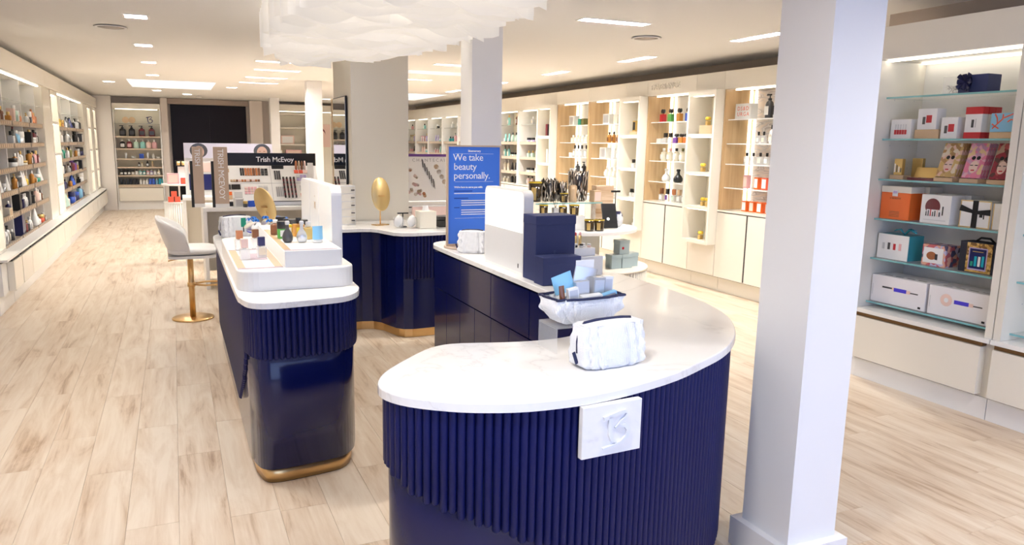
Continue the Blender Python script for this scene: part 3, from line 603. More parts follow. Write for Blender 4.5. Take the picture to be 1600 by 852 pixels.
def shell(u, v):                                      # wraps round the back (-x) side
    a = math.radians(95+170*u); th = v*2*PI; h = .16*math.sin(PI*min(1, max(0, u)))**.35+.02; c = .80-.02; q = lambda s: math.copysign(abs(s)**.6, s)
    rr = .235+.028*q(math.cos(th))+.06*(q(math.sin(th))*h/.2); z = .66+h*.9+h*.95*q(math.sin(th))
    k = (abs(math.cos(a))**3+abs(math.sin(a))**3)**(-1/3)
    return (.02+rr*k*math.cos(a), rr*k*.92*math.sin(a), z)
add('backrest', MB().grid(shell, 28, 14), UPHOL, t)
# ================================================================== product kit (unit-sized bodies, scaled per item)
def _unit():
    U = {}
    def L_(prof, n=14, **k): return MB().lathe(prof, n, **k)
    U['cyl'] = (L_([(.47, 0), (.5, .03), (.5, .62), (.42, .70), (.2, .74), (.2, .78)]), L_([(.24, .78), (.24, .99), (.22, 1)]), 'cap')
    sq = MB(); sq.prism(rrect(-.5, .5, -.5, .5, .12, 2), 0, .66, .03); sq.lathe([(.16, .66), (.16, .72)], 10); U['sq'] = (sq, L_([(.27, .70), (.27, .98), (.25, 1)]), 'cap')
    U['pump'] = (L_([(.47, 0), (.5, .03), (.5, .58), (.40, .68), (.2, .72), (.2, .75)]), MB().lathe([(.23, .75), (.23, .82), (.08, .83), (.08, .93)], 10).box(-.46, .16, -.13, .13, .93, 1), 'pump_head')
    U['jar'] = (L_([(.46, 0), (.5, .05), (.5, .58)]), L_([(.515, .585), (.515, .96), (.48, 1)]), 'lid')
    tb = MB(); tb.grid(lambda u, v: ((.5*math.cos(2*PI*u)), .5*math.sin(2*PI*u)*(1-.92*v), .18+.82*v), 14, 4, True); U['tube'] = (tb, L_([(.46, 0), (.46, .18)]), 'cap')
    bx = MB(); bx.prism(rrect(-.5, .5, -.5, .5, .02, 1), 0, 1); U['box'] = (bx, None, '')
    U['cone'] = (L_([(.5, 0), (.5, .08), (.14, .86), (.12, .88)]), L_([(.12, .88), (.1, 1)]), 'cap')
    U['gourd'] = (L_([(.34, 0), (.48, .1), (.5, .28), (.38, .46), (.17, .62), (.15, .82)]), L_([(.2, .82), (.22, .95), (.15, 1)]), 'stopper')
    fl = MB(); 
    for k in range(7):
        a = k*2*PI/7; fl.grid(lambda u, v, a=a: (math.cos(a)*.24+.26*math.sin(PI*v)*math.cos(2*PI*u), math.sin(a)*.24+.26*math.sin(PI*v)*math.sin(2*PI*u), .82-.16*math.cos(PI*v)+.02*(k % 2)), 8, 5, True)
    fl.lathe([(.1, .66), (.1, .74)], 8); s2 = MB(); s2.prism(rrect(-.5, .5, -.5, .5, .1, 2), 0, .60, .03); s2.lathe([(.13, .60), (.13, .68)], 10); U['blossom'] = (s2, fl, 'flower_cap')
    s3 = MB(); s3.prism(rrect(-.5, .5, -.5, .5, .1, 2), 0, .52, .03); s3.lathe([(.2, .52), (.2, .58)], 10); U['block'] = (s3, MB().prism(rrect(-.36, .36, -.36, .36, .06, 1), .57, 1), 'cap')
    out = {}
    for k, (b, c, n) in U.items(): out[k] = (b.mesh(k), c.mesh(k+'_cap') if c else None, n)
    return out
UNIT = _unit()
LBL = B(-.36, .36, -.512, -.502, .14, .50).mesh('label'); LBLB = B(-.40, .40, -.509, -.501, .12, .88).mesh('print')
NAME = dict(cyl='bottle', sq='perfume_bottle', pump='pump_bottle', jar='cream_jar', tube='cosmetic_tube', box='carton', cone='cone_bottle', gourd='gourd_bottle', blossom='flower_cap_bottle', block='cube_cap_bottle')
WORD = dict(cyl='round bottle', sq='square perfume bottle', pump='pump bottle', jar='cream jar', tube='squeeze tube', box='carton', cone='tapered bottle', gourd='gourd-shaped bottle', blossom='perfume bottle', block='perfume bottle')
CAT = dict(cyl='bottle', sq='perfume', pump='bottle', jar='jar', tube='tube', box='box', cone='bottle', gourd='bottle', blossom='perfume', block='perfume')
def prod(kind, loc, w, d, h, rz, c1, c2, where, lab=None, label=None, name=None, group=None):
    """one product: body, its cap and (where the picture shows one) its label"""
    body, cap, cn = UNIT[kind]
    o = add(name or NAME[kind], body, pal(c1), loc=loc, rot=(0, 0, rz), scale=(w, d, h))
    if cap: add(cn, cap, pal(c2), o)
    if lab: add('label' if kind != 'box' else 'print', LBL if kind != 'box' else LBLB, pal(lab), o)
    tail = {'cap': '%s cap', 'lid': '%s lid', 'pump_head': '%s pump', 'stopper': '%s stopper', 'flower_cap': '%s flower-shaped cap'}.get(cn, '')
    bits = ['%s %s' % (c1, WORD[kind])]+([tail % c2] if tail else [])+(['%s %s' % (lab, 'label' if kind != 'box' else 'print')] if lab else [])
    lb = label or ', '.join(bits)+', '+where
    tag(o, lb, CAT[kind], group or (CAT[kind]+' items '+where)); return o
RR, RL = -PI/2, PI/2
def row_r(z, where, items, x=5.97, y0=None, y1=None):
    """items: (kind, w, h, body, cap, label, y) on a right-hand shelf"""
    for kind, w, h, c1, c2, lab, y in items: prod(kind, (x, y, z+.001), w, min(w, .1) if kind == 'box' else w*.75 if kind in ('sq', 'blossom', 'block') else w, h, RR, c1, c2, where, lab)
def spread(a, b, n): return [a+(b-a)*(k+.5)/n for k in range(n)]
# --- bay under the lettering (7.40-8.40)
w_ = 'under the raised lettering'
row_r(DZ[0], 'on top shelf '+w_, [('blossom', .075, .17, c, 'black', None, y) for c, y in zip(('red', 'green', 'amber', 'blue'), (8.28, 8.11, 7.93, 7.75))])
row_r(DZ[1], 'on second shelf '+w_, [('box', .08, .06, 'white', '', None, 8.31), ('block', .07, .13, 'clear', 'black', None, 8.20), ('block', .07, .13, 'clear', 'black', None, 8.09)]+[('blossom', .08, .12, c, 'black', None, y) for c, y in zip(('purple', 'amber', 'orange', 'ivory'), (7.97, 7.86, 7.76, 7.66))])
row_r(DZ[2], 'on third shelf '+w_, [('cyl', .075, .165, 'cream', c, 'white', y) for c, y in zip(('white', 'pink', 'black', 'olive', 'charcoal'), (8.22, 8.08, 7.95, 7.82, 7.70))])
row_r(DZ[3], 'on fourth shelf '+w_, [('gourd', .12, .17, c, c, None, y) for c, y in (('white', 8.14), ('black', 7.89), ('grey', 7.68))])
row_r(.97, 'on the ledge '+w_, [('block', .07, .17, 'clear', c, l, y) for c, l, y in (('brown', 'white', 8.22), ('black', 'purple', 8.09), ('copper', 'mint', 7.96), ('tan', 'white', 7.84), ('brown', 'white', 7.73), ('black', 'charcoal', 7.62))])
# --- agate bay (5.90-6.90)
w_ = 'of the agate-backed bay'
bxo = prod('box', (5.95, 6.70, DZ[0]+.001), .25, .10, .17, RR, 'white', '', 'on top shelf '+w_, label='white carton with red capital letters on top agate-bay shelf')
for i, s in enumerate(('DS&D', 'URGA')): add('red_lettering', text_mesh(s, .062, .0008, 1.25), pal('coral'), bxo, loc=(-.36, -.51, .56-.36*i), rot=(PI/2, 0, 0), scale=(4.0, 5.9, 1))
row_r(DZ[0], 'on top shelf '+w_, [('pump', .085, .26, 'charcoal', 'black', 'white', 6.37), ('pump', .095, .26, 'white', 'black', 'black', 6.24), ('pump', .08, .25, 'black', 'black', 'white', 6.09)])
row_r(DZ[1], 'on second shelf '+w_, [('sq', .05, .13, 'clear', 'black', 'white', 6.50), ('sq', .05, .13, 'clear', 'black', 'cream', 6.42), ('cyl', .06, .2, 'white', 'black', 'ivory', 6.30), ('cyl', .085, .22, 'black', 'black', 'gold', 6.15)])
row_r(DZ[2], 'on third shelf '+w_, [('sq', .06, .13, 'clear', 'black', l, y) for l, y in zip(('white', 'white', 'cream', 'white', 'green', 'cream'), (6.66, 6.56, 6.45, 6.35, 6.24, 6.12))])
row_r(DZ[3], 'on fourth shelf '+w_, [('box', .06, .15, 'pink', '', 'blush', 6.63), ('box', .06, .13, 'orange', '', 'white', 6.46), ('box', .075, .13, 'coral', '', 'white', 6.33), ('box', .08, .14, 'cream', '', 'white', 6.12)])
row_r(.97, 'on the ledge '+w_, [('box', .07, .12, 'orange', '', l, y) for l, y in zip(('white', 'blush', 'white', 'silver', 'white'), (6.62, 6.50, 6.38, 6.25, 6.12))])
# --- amber bay (8.90-9.92)
w_ = 'of the amber-bottle bay'
row_r(DZ[0], 'on top shelf '+w_, [('box', .17, .15, 'white', '', 'silver', 9.62), ('box', .11, .13, 'ivory', '', None, 9.36), ('box', .13, .14, 'white', '', 'cream', 9.15)])
row_r(DZ[1], 'on second shelf '+w_, [('cyl', .06, .16, 'amber', 'black', 'brown', y) for y in (9.58, 9.46, 9.33, 9.21, 9.08)])
row_r(DZ[2], 'on third shelf '+w_, [('box', .17, .16, 'white', '', 'silver', 9.68)]+[('sq', .07, .15, 'clear', 'white', 'white', y) for y in (9.42, 9.31, 9.20, 9.09)])
row_r(DZ[3], 'on fourth shelf '+w_, [('cyl', .08, .15, 'ivory', 'white', 'white', y) for y in (9.60, 9.49, 9.38, 9.27)]+[('box', .07, .13, 'burgundy', '', None, 9.12)])
row_r(.97, 'on the ledge '+w_, [('jar', .09, .10, 'white', 'silver', None, y) for y in (9.6, 9.4, 9.2)])
# --- green-box bay (9.92-10.93)
w_ = 'of the green-carton bay'
row_r(DZ[0], 'on top shelf '+w_, [('box', .16, .15, 'white', '', 'silver', 10.66), ('box', .08, .1, 'emerald', '', None, 10.43), ('box', .08, .1, 'olive', '', None, 10.33), ('box', .07, .2, 'black', '', 'charcoal', 10.13)])
row_r(DZ[1], 'on second shelf '+w_, [('sq', .08, .12, 'ivory', 'white', 'white', y) for y in spread(10.72, 10.08, 6)])
row_r(DZ[2], 'on third shelf '+w_, [('sq', .07, .19, 'clear', 'black', 'white', y) for y in (10.60, 10.49, 10.38, 10.24)]+[('jar', .08, .07, 'white', 'white', None, 10.72)])
row_r(DZ[3], 'on fourth shelf '+w_, [('pump', .08, .2, 'charcoal', 'black', 'white', 10.50), ('pump', .08, .2, 'black', 'black', 'white', 10.30), ('jar', .1, .09, 'white', 'silver', None, 10.65)])
# --- niche towers
def rose(loc, where):
    t = thing('rose_stopper_bottle', 'small bottle with yellow rose stopper '+where, 'perfume', loc, 0, 'yellow rose bottles'); add('bottle', MB().prism(rrect(-.025, .025, -.02, .02, .005, 2), 0, .05), pal('gold'), t)
    m = MB()
    for k in range(6): a = k*PI/3; m.grid(lambda u, v, a=a: (.016*math.cos(a)+.02*math.sin(PI*v)*math.cos(2*PI*u), .016*math.sin(a)+.02*math.sin(PI*v)*math.sin(2*PI*u), .078-.022*math.cos(PI*v)), 8, 5, True)
    add('rose_stopper', m, pal('yellow'), t)
for z, ys, bl, w in ((1.838, (7.16,), True, 'in the top niche of the rose tower'), (1.398, (7.20, 7.00), True, 'in the second niche of the rose tower'), (.995, (7.16, 7.08), False, 'in the third niche of the rose tower'), (.591, (7.17,), True, 'in the bottom niche of the rose tower')):
    for y in ys: rose((5.80, y, z+(.10 if z > 1.8 else 0)), w)
    if z > 1.8: prod('box', (5.80, 7.14, z), .22, .10, .1, RR, 'tan', '', w, label='pale wooden riser block in the top niche of the rose tower', name='riser_block')
    elif bl: prod('box', (5.86, 7.03, z), .07, .05, .1, RR, 'blush', '', w)
w = 'in %s niche, gold-carton tower'
prod('box', (5.80, 8.64, 1.838), .16, .10, .045, RR, 'tan', '', w % 'top', label='flat tan riser block in the gold-carton tower', name='riser_block'); prod('box', (5.80, 8.65, 1.884), .07, .06, .14, RR, 'gold', '', w % 'top', 'black'); prod('box', (5.80, 8.53, 1.838), .05, .05, .12, RR, 'cream', '', w % 'top')
for z, ys, q in ((1.398, (8.66, 8.52), 'second'), (.995, (8.68, 8.60), 'third'), (.591, (8.58,), 'bottom')):
    for y in ys: prod('block', (5.80, y, z), .055, .1, .11, RR, 'clear', 'black', w % q) if False else prod('block', (5.80, y, z), .06, .045, .11, RR, 'clear', 'black', w % q)
for y, c in ((11.22, 'burgundy'), (11.14, 'black'), (11.07, 'green')): prod('box', (5.82, y, 1.838), .062, .12, .19, RR, c, '', 'in the top niche of the red-carton tower')
for y, c in ((11.2, 'ivory'), (11.12, 'silver'), (11.05, 'black')): prod('box', (5.82, y, 1.398), .06, .1, .22, RR, c, '', 'in the second niche of the red-carton tower')
# --- far white bays
cols = ['white', 'pink', 'aqua', 'mint', 'black', 'cream', 'blush', 'teal', 'navy', 'brown', 'lilac', 'silver']; kinds = ['cyl', 'pump', 'jar', 'tube', 'box', 'sq']
rnd = random.Random(5)
for b in range(8):
    y0 = 11.43+b*1.05; w = '%s white bay past oak' % ORD[b]
    for li, z in enumerate(WZ+[.97]):
        if b in (2, 3) and li > 1: continue
        k = rnd.choice(kinds); c1, c2, c3, lb = rnd.choice(cols), rnd.choice(['white', 'black', 'silver', 'gold']), rnd.choice(cols), rnd.choice(['white', None, 'cream'])
        n = 5 if li else 2
        ys = spread(y0+.12, y0+.95, n) if li else [y0+.35, y0+.72]
        k2 = rnd.choice([q for q in kinds if q != k]); hh = {'cyl': .19, 'pump': .21, 'jar': .09, 'tube': .17, 'box': .15, 'sq': .13}
        for i, y in enumerate(ys):
            kk, cc = (k, c1) if i < (n+1)//2 else (k2, c3)
            wd = {'jar': .1, 'box': .1}.get(kk, .075); prod(kk, (5.97, y, z+.001), wd, wd*.8, hh[kk]*(.8 if li == 4 else 1), RR, cc, c2, 'on shelf %s, %s' % (['one', 'two', 'three', 'four', 'five'][li], w), lb)
prod('box', (5.95, 11.75, 1.451), .2, .14, .12, RR, 'green', '', '', label='bright green gift box on ash tray of first white bay') if False else None
# --- left wall
LAY = {}
def row_l(z, y0, y1, where, items):
    items = list(items)
    for q in range(2): items.insert(rnd.randrange(len(items)+1), (rnd.choice(['cyl', 'pump', 'sq', 'jar', 'cyl']), rnd.uniform(.055, .075), rnd.uniform(.08, .17), rnd.choice(['black', 'charcoal', 'navy', 'white', 'amber', 'brown', 'silver', 'white']), rnd.choice(['black', 'white', 'gold', 'silver']), rnd.choice([None, 'white', 'cream'])))
    n = len(items)
    for (kind, w, h, c1, c2, lab), y in zip(items, spread(y0, y1, n)): prod(kind, (-1.725+rnd.uniform(-.006, .006), y, z+.001), w*1.2, w*.96, min(h*1.12, .208 if z > .6 else .25), RL, c1, c2, where, lab)
tier = ['top', 'second', 'third', 'fourth', 'fifth', 'bottom']
bays_a = [(8.87, 9.90), (9.94, 11.0), (11.04, 12.08)]
A = {0: [[('pump', .08, .17, 'grey', 'black', None)]*1+[('cyl', .07, .14, 'white', 'silver', None)], [], [], [('cone', .08, .16, 'white', 'white', None)]*2, [('box', .14, .08, 'cream', '', 'tan')], [('cyl', .08, .17, 'white', 'silver', 'white')]*2],
     1: [[('box', .08, .15, 'blush', '', None), ('cyl', .10, .19, 'mint', 'white', 'white'), ('cyl', .06, .12, 'copper', 'gold', None)], [('cone', .1, .2, 'charcoal', 'burgundy', None), ('cyl', .09, .15, 'sky', 'white', None), ('jar', .12, .14, 'silver', 'white', None)], [('jar', .1, .1, 'white', 'black', None), ('cyl', .06, .15, 'white', 'white', None), ('jar', .1, .06, 'cream', 'gold', None)],
         [('jar', .11, .12, 'black', 'charcoal', None), ('cone', .1, .22, 'white', 'silver', None), ('cone', .08, .17, 'white', 'white', None), ('cyl', .08, .11, 'yellow', 'gold', None)], [('box', .10, .17, 'black', '', None), ('cyl', .06, .15, 'white', 'silver', 'white'), ('cyl', .06, .15, 'white', 'silver', 'white'), ('box', .10, .16, 'charcoal', '', None)], [('box', .1, .28, 'navy', '', None), ('box', .08, .26, 'black', '', None), ('cyl', .09, .14, 'burgundy', 'white', None)]],
     2: [[('cone', .12, .2, 'copper', 'copper', None), ('cyl', .08, .15, 'copper', 'gold', None)], [('box', .1, .14, 'black', '', None), ('jar', .1, .08, 'white', 'white', None), ('cyl', .08, .17, 'burgundy', 'black', 'white')], [('cyl', .08, .17, 'amber', 'black', 'white'), ('cyl', .08, .16, 'pink', 'black', None), ('sq', .09, .16, 'burgundy', 'gold', 'white')], [('jar', .1, .1, 'emerald', 'white', None), ('cone', .12, .24, 'white', 'white', None)], [('cyl', .09, .17, 'blush', 'silver', None), ('cyl', .08, .14, 'white', 'silver', None)], [('cone', .12, .22, 'white', 'white', None), ('jar', .1, .1, 'coral', 'gold', None)]]}
for bi, (a, b) in enumerate(bays_a):
    for li, items in enumerate(A[bi]):
        if items: row_l(LZ[li], a+.12, b-.12, 'on %s tray, %s stool-side bay' % (tier[li], ORD[bi]), items)
bays_b = [(13.58, 14.72), (14.78, 15.97), (16.03, 17.22)]
Bm = {0: [[('cyl', .12, .26, 'yellow', 'gold', None), ('jar', .14, .12, 'amber', 'gold', None)], [('cyl', .1, .2, 'emerald', 'black', 'white'), ('cyl', .1, .17, 'white', 'white', None)], [('pump', .1, .22, 'white', 'black', 'mint'), ('cyl', .1, .2, 'emerald', 'white', 'white')], [('cyl', .1, .22, 'white', 'pink', None), ('jar', .12, .14, 'charcoal', 'black', None)], [('pump', .11, .22, 'white', 'charcoal', 'navy'), ('cyl', .1, .18, 'navy', 'black', None)], [('cone', .15, .25, 'mint', 'mint', None), ('cyl', .1, .16, 'ivory', 'gold', None)]],
      1: [[('cone', .14, .3, 'charcoal', 'black', None), ('cone', .14, .28, 'navy', 'black', None)], [('cyl', .1, .2, 'white', 'white', 'silver'), ('jar', .1, .08, 'black', 'black', None)], [('cyl', .1, .2, 'olive', 'black', None), ('tube', .1, .18, 'white', 'white', None)], [('cyl', .13, .3, 'burgundy', 'purple', None), ('cyl', .13, .25, 'purple', 'navy', None)], [('cone', .14, .2, 'blue', 'blue', None)], [('jar', .14, .18, 'blue', 'navy', None), ('jar', .14, .15, 'navy', 'blue', None)]],
      2: [[('pump', .14, .26, 'white', 'black', 'charcoal'), ('cyl', .12, .28, 'charcoal', 'white', None)], [('cyl', .12, .24, 'black', 'black', 'white'), ('box', .15, .16, 'charcoal', '', 'white')], [('jar', .15, .16, 'navy', 'black', None)], [('box', .16, .16, 'black', '', None), ('jar', .12, .1, 'white', 'silver', None)], [('jar', .14, .16, 'white', 'white', None)], [('cyl', .12, .24, 'sky', 'navy', None), ('cyl', .12, .2, 'navy', 'white', None)]]}
for bi, (a, b) in enumerate(bays_b):
    for li, items in enumerate(Bm[bi]): row_l(LZ[li], a+.2, b-.2, 'on %s tray, %s blue-bottle bay' % (tier[li], ORD[bi]), items)
# --- back wall unit
def row_b(z, items, where):
    for kind, w, h, c1, c2, lab, x in items: prod(kind, (x, 20.08, z+.001), w, w*.8, h, 0, c1, c2, where, lab)
row_b(BZ[0], [('pump', .14, .25, c, 'black', 'charcoal', x) for c, x in (('black', -1.10), ('black', -.90), ('burgundy', -.68), ('burgundy', -.46))], 'on the top wooden shelf, back unit')
row_b(BZ[1], [('pump', .12, .22, c, k, l, x) for c, k, l, x in (('black', 'white', 'white', -1.12), ('burgundy', 'white', 'pink', -.97), ('mint', 'white', None, -.82), ('aqua', 'white', None, -.68), ('blush', 'white', None, -.55), ('pink', 'white', None, -.42))], 'on the second wooden shelf, back unit')
row_b(BZ[2], [('tube', .05, .13, 'silver', 'white', None, -1.06), ('jar', .1, .06, 'white', 'white', None, -.9), ('box', .1, .11, 'blue', '', None, -.72), ('tube', .05, .14, 'silver', 'white', None, -.58), ('cyl', .05, .12, 'white', 'white', None, -.46), ('jar', .08, .04, 'white', 'white', None, -.36)], 'on the third wooden shelf, back unit')
row_b(BZ[3], [('cyl', .06, .11, 'black', 'black', 'white', -.79), ('cyl', .05, .1, 'cream', 'gold', None, -.72), ('cyl', .06, .15, 'black', 'black', 'white', -.6), ('cyl', .055, .13, 'tan', 'gold', None, -.49)], 'on the fourth wooden shelf, back unit')
row_b(BZ[4], [('jar' if i < 4 else 'cyl', .075, .13, c, 'white' if i > 4 else 'black', 'white', -1.18+i*.082) for i, c in enumerate(('black', 'charcoal', 'black', 'cream', 'white', 'aqua', 'teal', 'pink', 'lilac', 'white', 'cream'))], 'on the fifth wooden shelf, back unit')
row_b(BZ[5], [('box' if c in ('black', 'turquoise', 'blue') else 'cyl', .062, .14, c, 'silver', None, -1.20+i*.071) for i, c in enumerate(['black']*6+['white']*3+['blue']*2+['sky']+['turquoise']*2)], 'on the lowest wooden shelf, back unit')
t = thing('emblem_sign', 'small blue letter emblem standing in lit top of back unit', 'sign', (-.50, 20.1, 2.061)); add('letter', emblem_mesh(.14, .02), pal('navy'), t, loc=(0, 0, .095), rot=(PI/2, 0, 0)); add('foot', B(-.07, .07, -.03, .02, 0, .006), WHITE, t)
for x, w in ((-1.02, 'upright'), (-.88, 'leaning')):
    t = thing('round_hand_mirror', 'round tan disc ornament, %s one in lit top of back unit' % w, 'ornament', (x, 20.08, 2.061)); add('disc', MB().lathe([(.075, 0), (.075, .015)], 20), pal('tan'), t, loc=(0, 0, .078), rot=(PI/2, 0, 0)); add('rim', MB().lathe([(.078, .002), (.078, .010)], 20, cap0=False, cap1=False), GOLD, t, loc=(0, -.001, .078), rot=(PI/2, 0, 0))
# ================================================================== gifts on the teal-edged glass shelves (facing -x)
def at(x, y, z):                                    # pixel of the photo -> point on the horizontal plane z it rests on
    r = cam.matrix_world.to_3x3() @ Vector(((x-PX0)/F_PX, -(y-PY0)/F_PX, -1)); k = (z-CAM_H)/r.z; return Vector((k*r.x, k*r.y, z))
def gbox(name, label, cat, ya, yb, z, h, d, material, x=4.75, tilt=0, group=None):
    """carton with its front at plane x spanning ya..yb (far to near)"""
    w = abs(ya-yb); t = thing(name, label, cat, (x, (ya+yb)/2, z+.001), RR, group); t.rotation_euler = (0, 0, RR)
    me = bevelbox(w, d, h, min(.004, h*.1)); o = add('body', me, material, t, loc=(0, d/2, 0)); return t, w
def pr(t, x0, x1, z0, z1, material, name='print', y=0.0, th=.0012): return add(name, B(x0, x1, y-th, y, z0, z1), material, t)
def prd(t, cx, cz, r, material, name='print', sx=1, y=-.0012): return add(name, MB().lathe([(.0005, 0), (r, 0)], 20, cap0=False, cap1=False), material, t, loc=(cx, y, cz), rot=(PI/2, 0, 0), scale=(sx, 1, 1))
z = GZ[0]
t, w = gbox('bow_gift_box', 'navy gift box tied with a large navy ribbon bow', 'gift box', 3.39, 3.20, z, .115, .13, NAVYBOX)
m = MB()
for k in range(9):
    a = k*2*PI/9+.3; r = .05+.012*(k % 2); m.grid(lambda u, v, a=a, r=r: (r*math.cos(a)*(.15+.85*math.sin(PI*v))+.016*math.cos(2*PI*u)*-math.sin(a), -.012-.02*math.sin(PI*v)-.006*math.sin(2*PI*u), r*math.sin(a)*(.15+.85*math.sin(PI*v))+.016*math.cos(2*PI*u)*math.cos(a)), 8, 5, True)
add('ribbon_bow', m, pal('navy'), t, loc=(-.035, 0, .07)); pr(t, -.05, -.02, 0, .114, pal('navy'), 'ribbon_band')
t, w = gbox('tinsel_box', 'clear acrylic box of silver tinsel beside the bowed gift', 'gift box', 3.50, 3.405, z, .115, .09, ACRYL)
m = MB(); rr = random.Random(3)
for k in range(22): p = [(rr.uniform(-.038, .038), rr.uniform(.01, .08), rr.uniform(.008, .06)) for _ in range(3)]; m.tube(p, .0016, 4)
add('tinsel', m, CHROME, t)
z = GZ[1]
t, w = gbox('lipstick_set', 'white carton printed with a row of red lip colours', 'gift box', 3.86, 3.70, z, .135, .10, PAPER)
for k in range(5): pr(t, -.048+k*.02, -.031+k*.02, .03, .062, pal('red')); pr(t, -.044+k*.02, -.035+k*.02, .064, .10, pal('silver'))
t, w = gbox('riser', 'pale wooden riser carrying a white carton', 'riser', 3.67, 3.49, z, .062, .10, pal('tan'), group='wooden risers')
for ya, yb, zz, wd in ((3.655, 3.515, z+.062, 'on the wooden riser'), (3.478, 3.362, z, 'standing on glass beside the red boxes')):
    t, w = gbox('makeup_set', 'white carton with red square and brush print '+wd, 'gift box', ya, yb, zz, .14, .09, PAPER, group='white makeup sets'); pr(t, -.005, .035, .045, .095, pal('red')); pr(t, -.032, -.012, .035, .085, pal('charcoal'))
for k in range(3):
    t, w = gbox('red_banded_box', 'tall white carton with red lid and red foot, %s of three' % ('front', 'middle', 'rear')[k], 'gift box', 3.315-.0*k, 3.205, z, .20, .055, PAPER, x=4.75+.062*k, group='red-banded cartons')
    pr(t, -w/2-.001, w/2+.001, .155, .2005, pal('red'), 'red_lid', y=.0545, th=.056); pr(t, -w/2-.001, w/2+.001, -.0005, .04, pal('red'), 'red_foot', y=.0545, th=.056)
    if k == 0: pr(t, -.012, .004, .07, .12, pal('charcoal')); pr(t, .014, .018, .07, .125, GREY)
t, w = gbox('riser', 'pale wooden riser carrying a coral-patterned pouch', 'riser', 3.15, 3.0, z, .04, .10, pal('tan'), group='wooden risers')
t, w = gbox('coral_pouch', 'pale blue pouch with orange coral pattern on wooden riser', 'pouch', 3.15, 3.0, z+.041, .115, .03, pal('sky'))
m = MB()
for q in ([(-.06, .02), (-.03, .05), (-.035, .085), (-.05, .11)], [(-.03, .05), (0, .08), (.0, .108)], [(-.065, .05), (-.045, .035), (-.02, .02)], [(.005, .085), (.03, .095), (.06, .108)], [(.03, .06), (.05, .075), (.065, .07)]): stroke(m, q, .008, 0, .001)
add('coral_print', m, pal('coral'), t, loc=(0, 0, 0), rot=(PI/2, 0, 0))
z = GZ[2]
t, w = gbox('riser', 'pale wooden riser with a small striped card', 'riser', 3.83, 3.72, z, .03, .08, pal('tan'), group='wooden risers')
t, w = gbox('striped_card', 'small gold and black striped carton on wooden riser', 'gift box', 3.80, 3.735, z+.03, .115, .03, pal('gold')); [pr(t, -.028+k*.016, -.020+k*.016, .02, .08-.01*k, pal('charcoal' if k % 2 else 'white')) for k in range(4)]
t, w = gbox('gold_carton', 'plain gold carton behind the small striped card', 'gift box', 3.745, 3.665, z, .15, .03, pal('gold'), x=4.86)
t, w = gbox('eye_palette', 'open eyeshadow palette with gold mirror lid', 'palette', 3.69, 3.49, z, .018, .07, pal('burgundy')); add('lid', bevelbox(.19, .006, .075, .002), pal('gold'), t, loc=(0, .065, .018), rot=(-.35, 0, 0))
for k in range(8): add('colour_pan', B(-.085+k*.0215, -.067+k*.0215, .012, .05, .018, .0195), pal(['blush', 'tan', 'copper', 'brown'][k % 4]), t)
FACE1 = mottle_material('gilded_print', [(0, (.62, .42, .16)), (.3, (.80, .55, .45)), (.55, (.45, .26, .10)), (.75, (.80, .70, .55))], 38); FACE2 = mottle_material('rosy_print', [(0, (.75, .22, .35)), (.3, (.80, .45, .55)), (.55, (.55, .30, .45)), (.75, (.75, .55, .30))], 38); FACE3 = mottle_material('crimson_print', [(0, (.30, .02, .04)), (.4, (.10, .03, .03)), (.65, (.50, .10, .10)), (.85, (.5, .35, .25))], 34)
for ya, yb, fm, wd, n in ((3.48, 3.365, FACE1, 'gold', 4), (3.30, 3.195, FACE2, 'rose pink', 3), (3.12, 3.015, FACE3, 'dark red', 2)):
    s, w = gbox('riser', 'pale wooden riser holding the leaning %s set boxes' % wd, 'riser', ya+.01, yb-.01, z, .028, .11, pal('tan'), group='wooden risers')
    for k in range(n):
        t = thing('portrait_set_box', '%s portrait-printed set box leaning on riser%s' % (wd, ', front of its row' if k == 0 else ', behind the front one'), 'gift box', (4.765+.028*k, (ya+yb)/2, z+.030), RR, wd+' portrait boxes'); bd = add('body', bevelbox(w, .022, .235, .002), fm, t, loc=(0, .011, 0), rot=(-.30, 0, 0))
        if k == 0:
            add('printed_face', MB().lathe([(.0005, 0), (.034, 0)], 20, cap0=False, cap1=False), pal('blush'), bd, loc=(0, -.0125, .075), rot=(PI/2, 0, 0), scale=(.8, 1.25, 1))
            for sx in (-.016, .016): add('printed_eye', B(sx-.009, sx+.009, -.0145, -.013, .083, .088), BLACK, bd); add('sunglass_lens', MB().lathe([(.0005, 0), (.013, 0)], 14, cap0=False, cap1=False), BLACK, bd, loc=(sx, -.0128, .135), rot=(PI/2, 0, 0))
            add('printed_lips', B(-.011, .011, -.0145, -.013, .048, .056), pal('red'), bd)
z = GZ[3]
for k in range(2):
    t, w = gbox('orange_hatbox', 'orange carton with cream lid band and white crest%s' % (', front one' if k == 0 else ', behind another'), 'gift box', 3.87-.0*k, 3.635-.03*k, z, .235, .13, pal('orange'), x=4.74+.145*k, group='orange cartons')
    add('cream_lid', bevelbox(w+.004, .134, .045, .003), pal('ivory'), t, loc=(0, .065, .1905))
    if k == 0: pr(t, -.025, .018, .165, .21, PAPER, 'crest', y=-.003); add('lettering', text_mesh('L\'BEAUTY', .016, .0005, 1.3, 0, 'CENTER'), pal('brown'), t, loc=(0, -.0012, .145), rot=(PI/2, 0, 0)); [pr(t, -.04, .04, .02+.011*q, .023+.011*q, pal('brown')) for q in range(4)]; pr(t, -.018, .011, .185, .202, pal('lilac'), 'crest_print', y=-.0045)
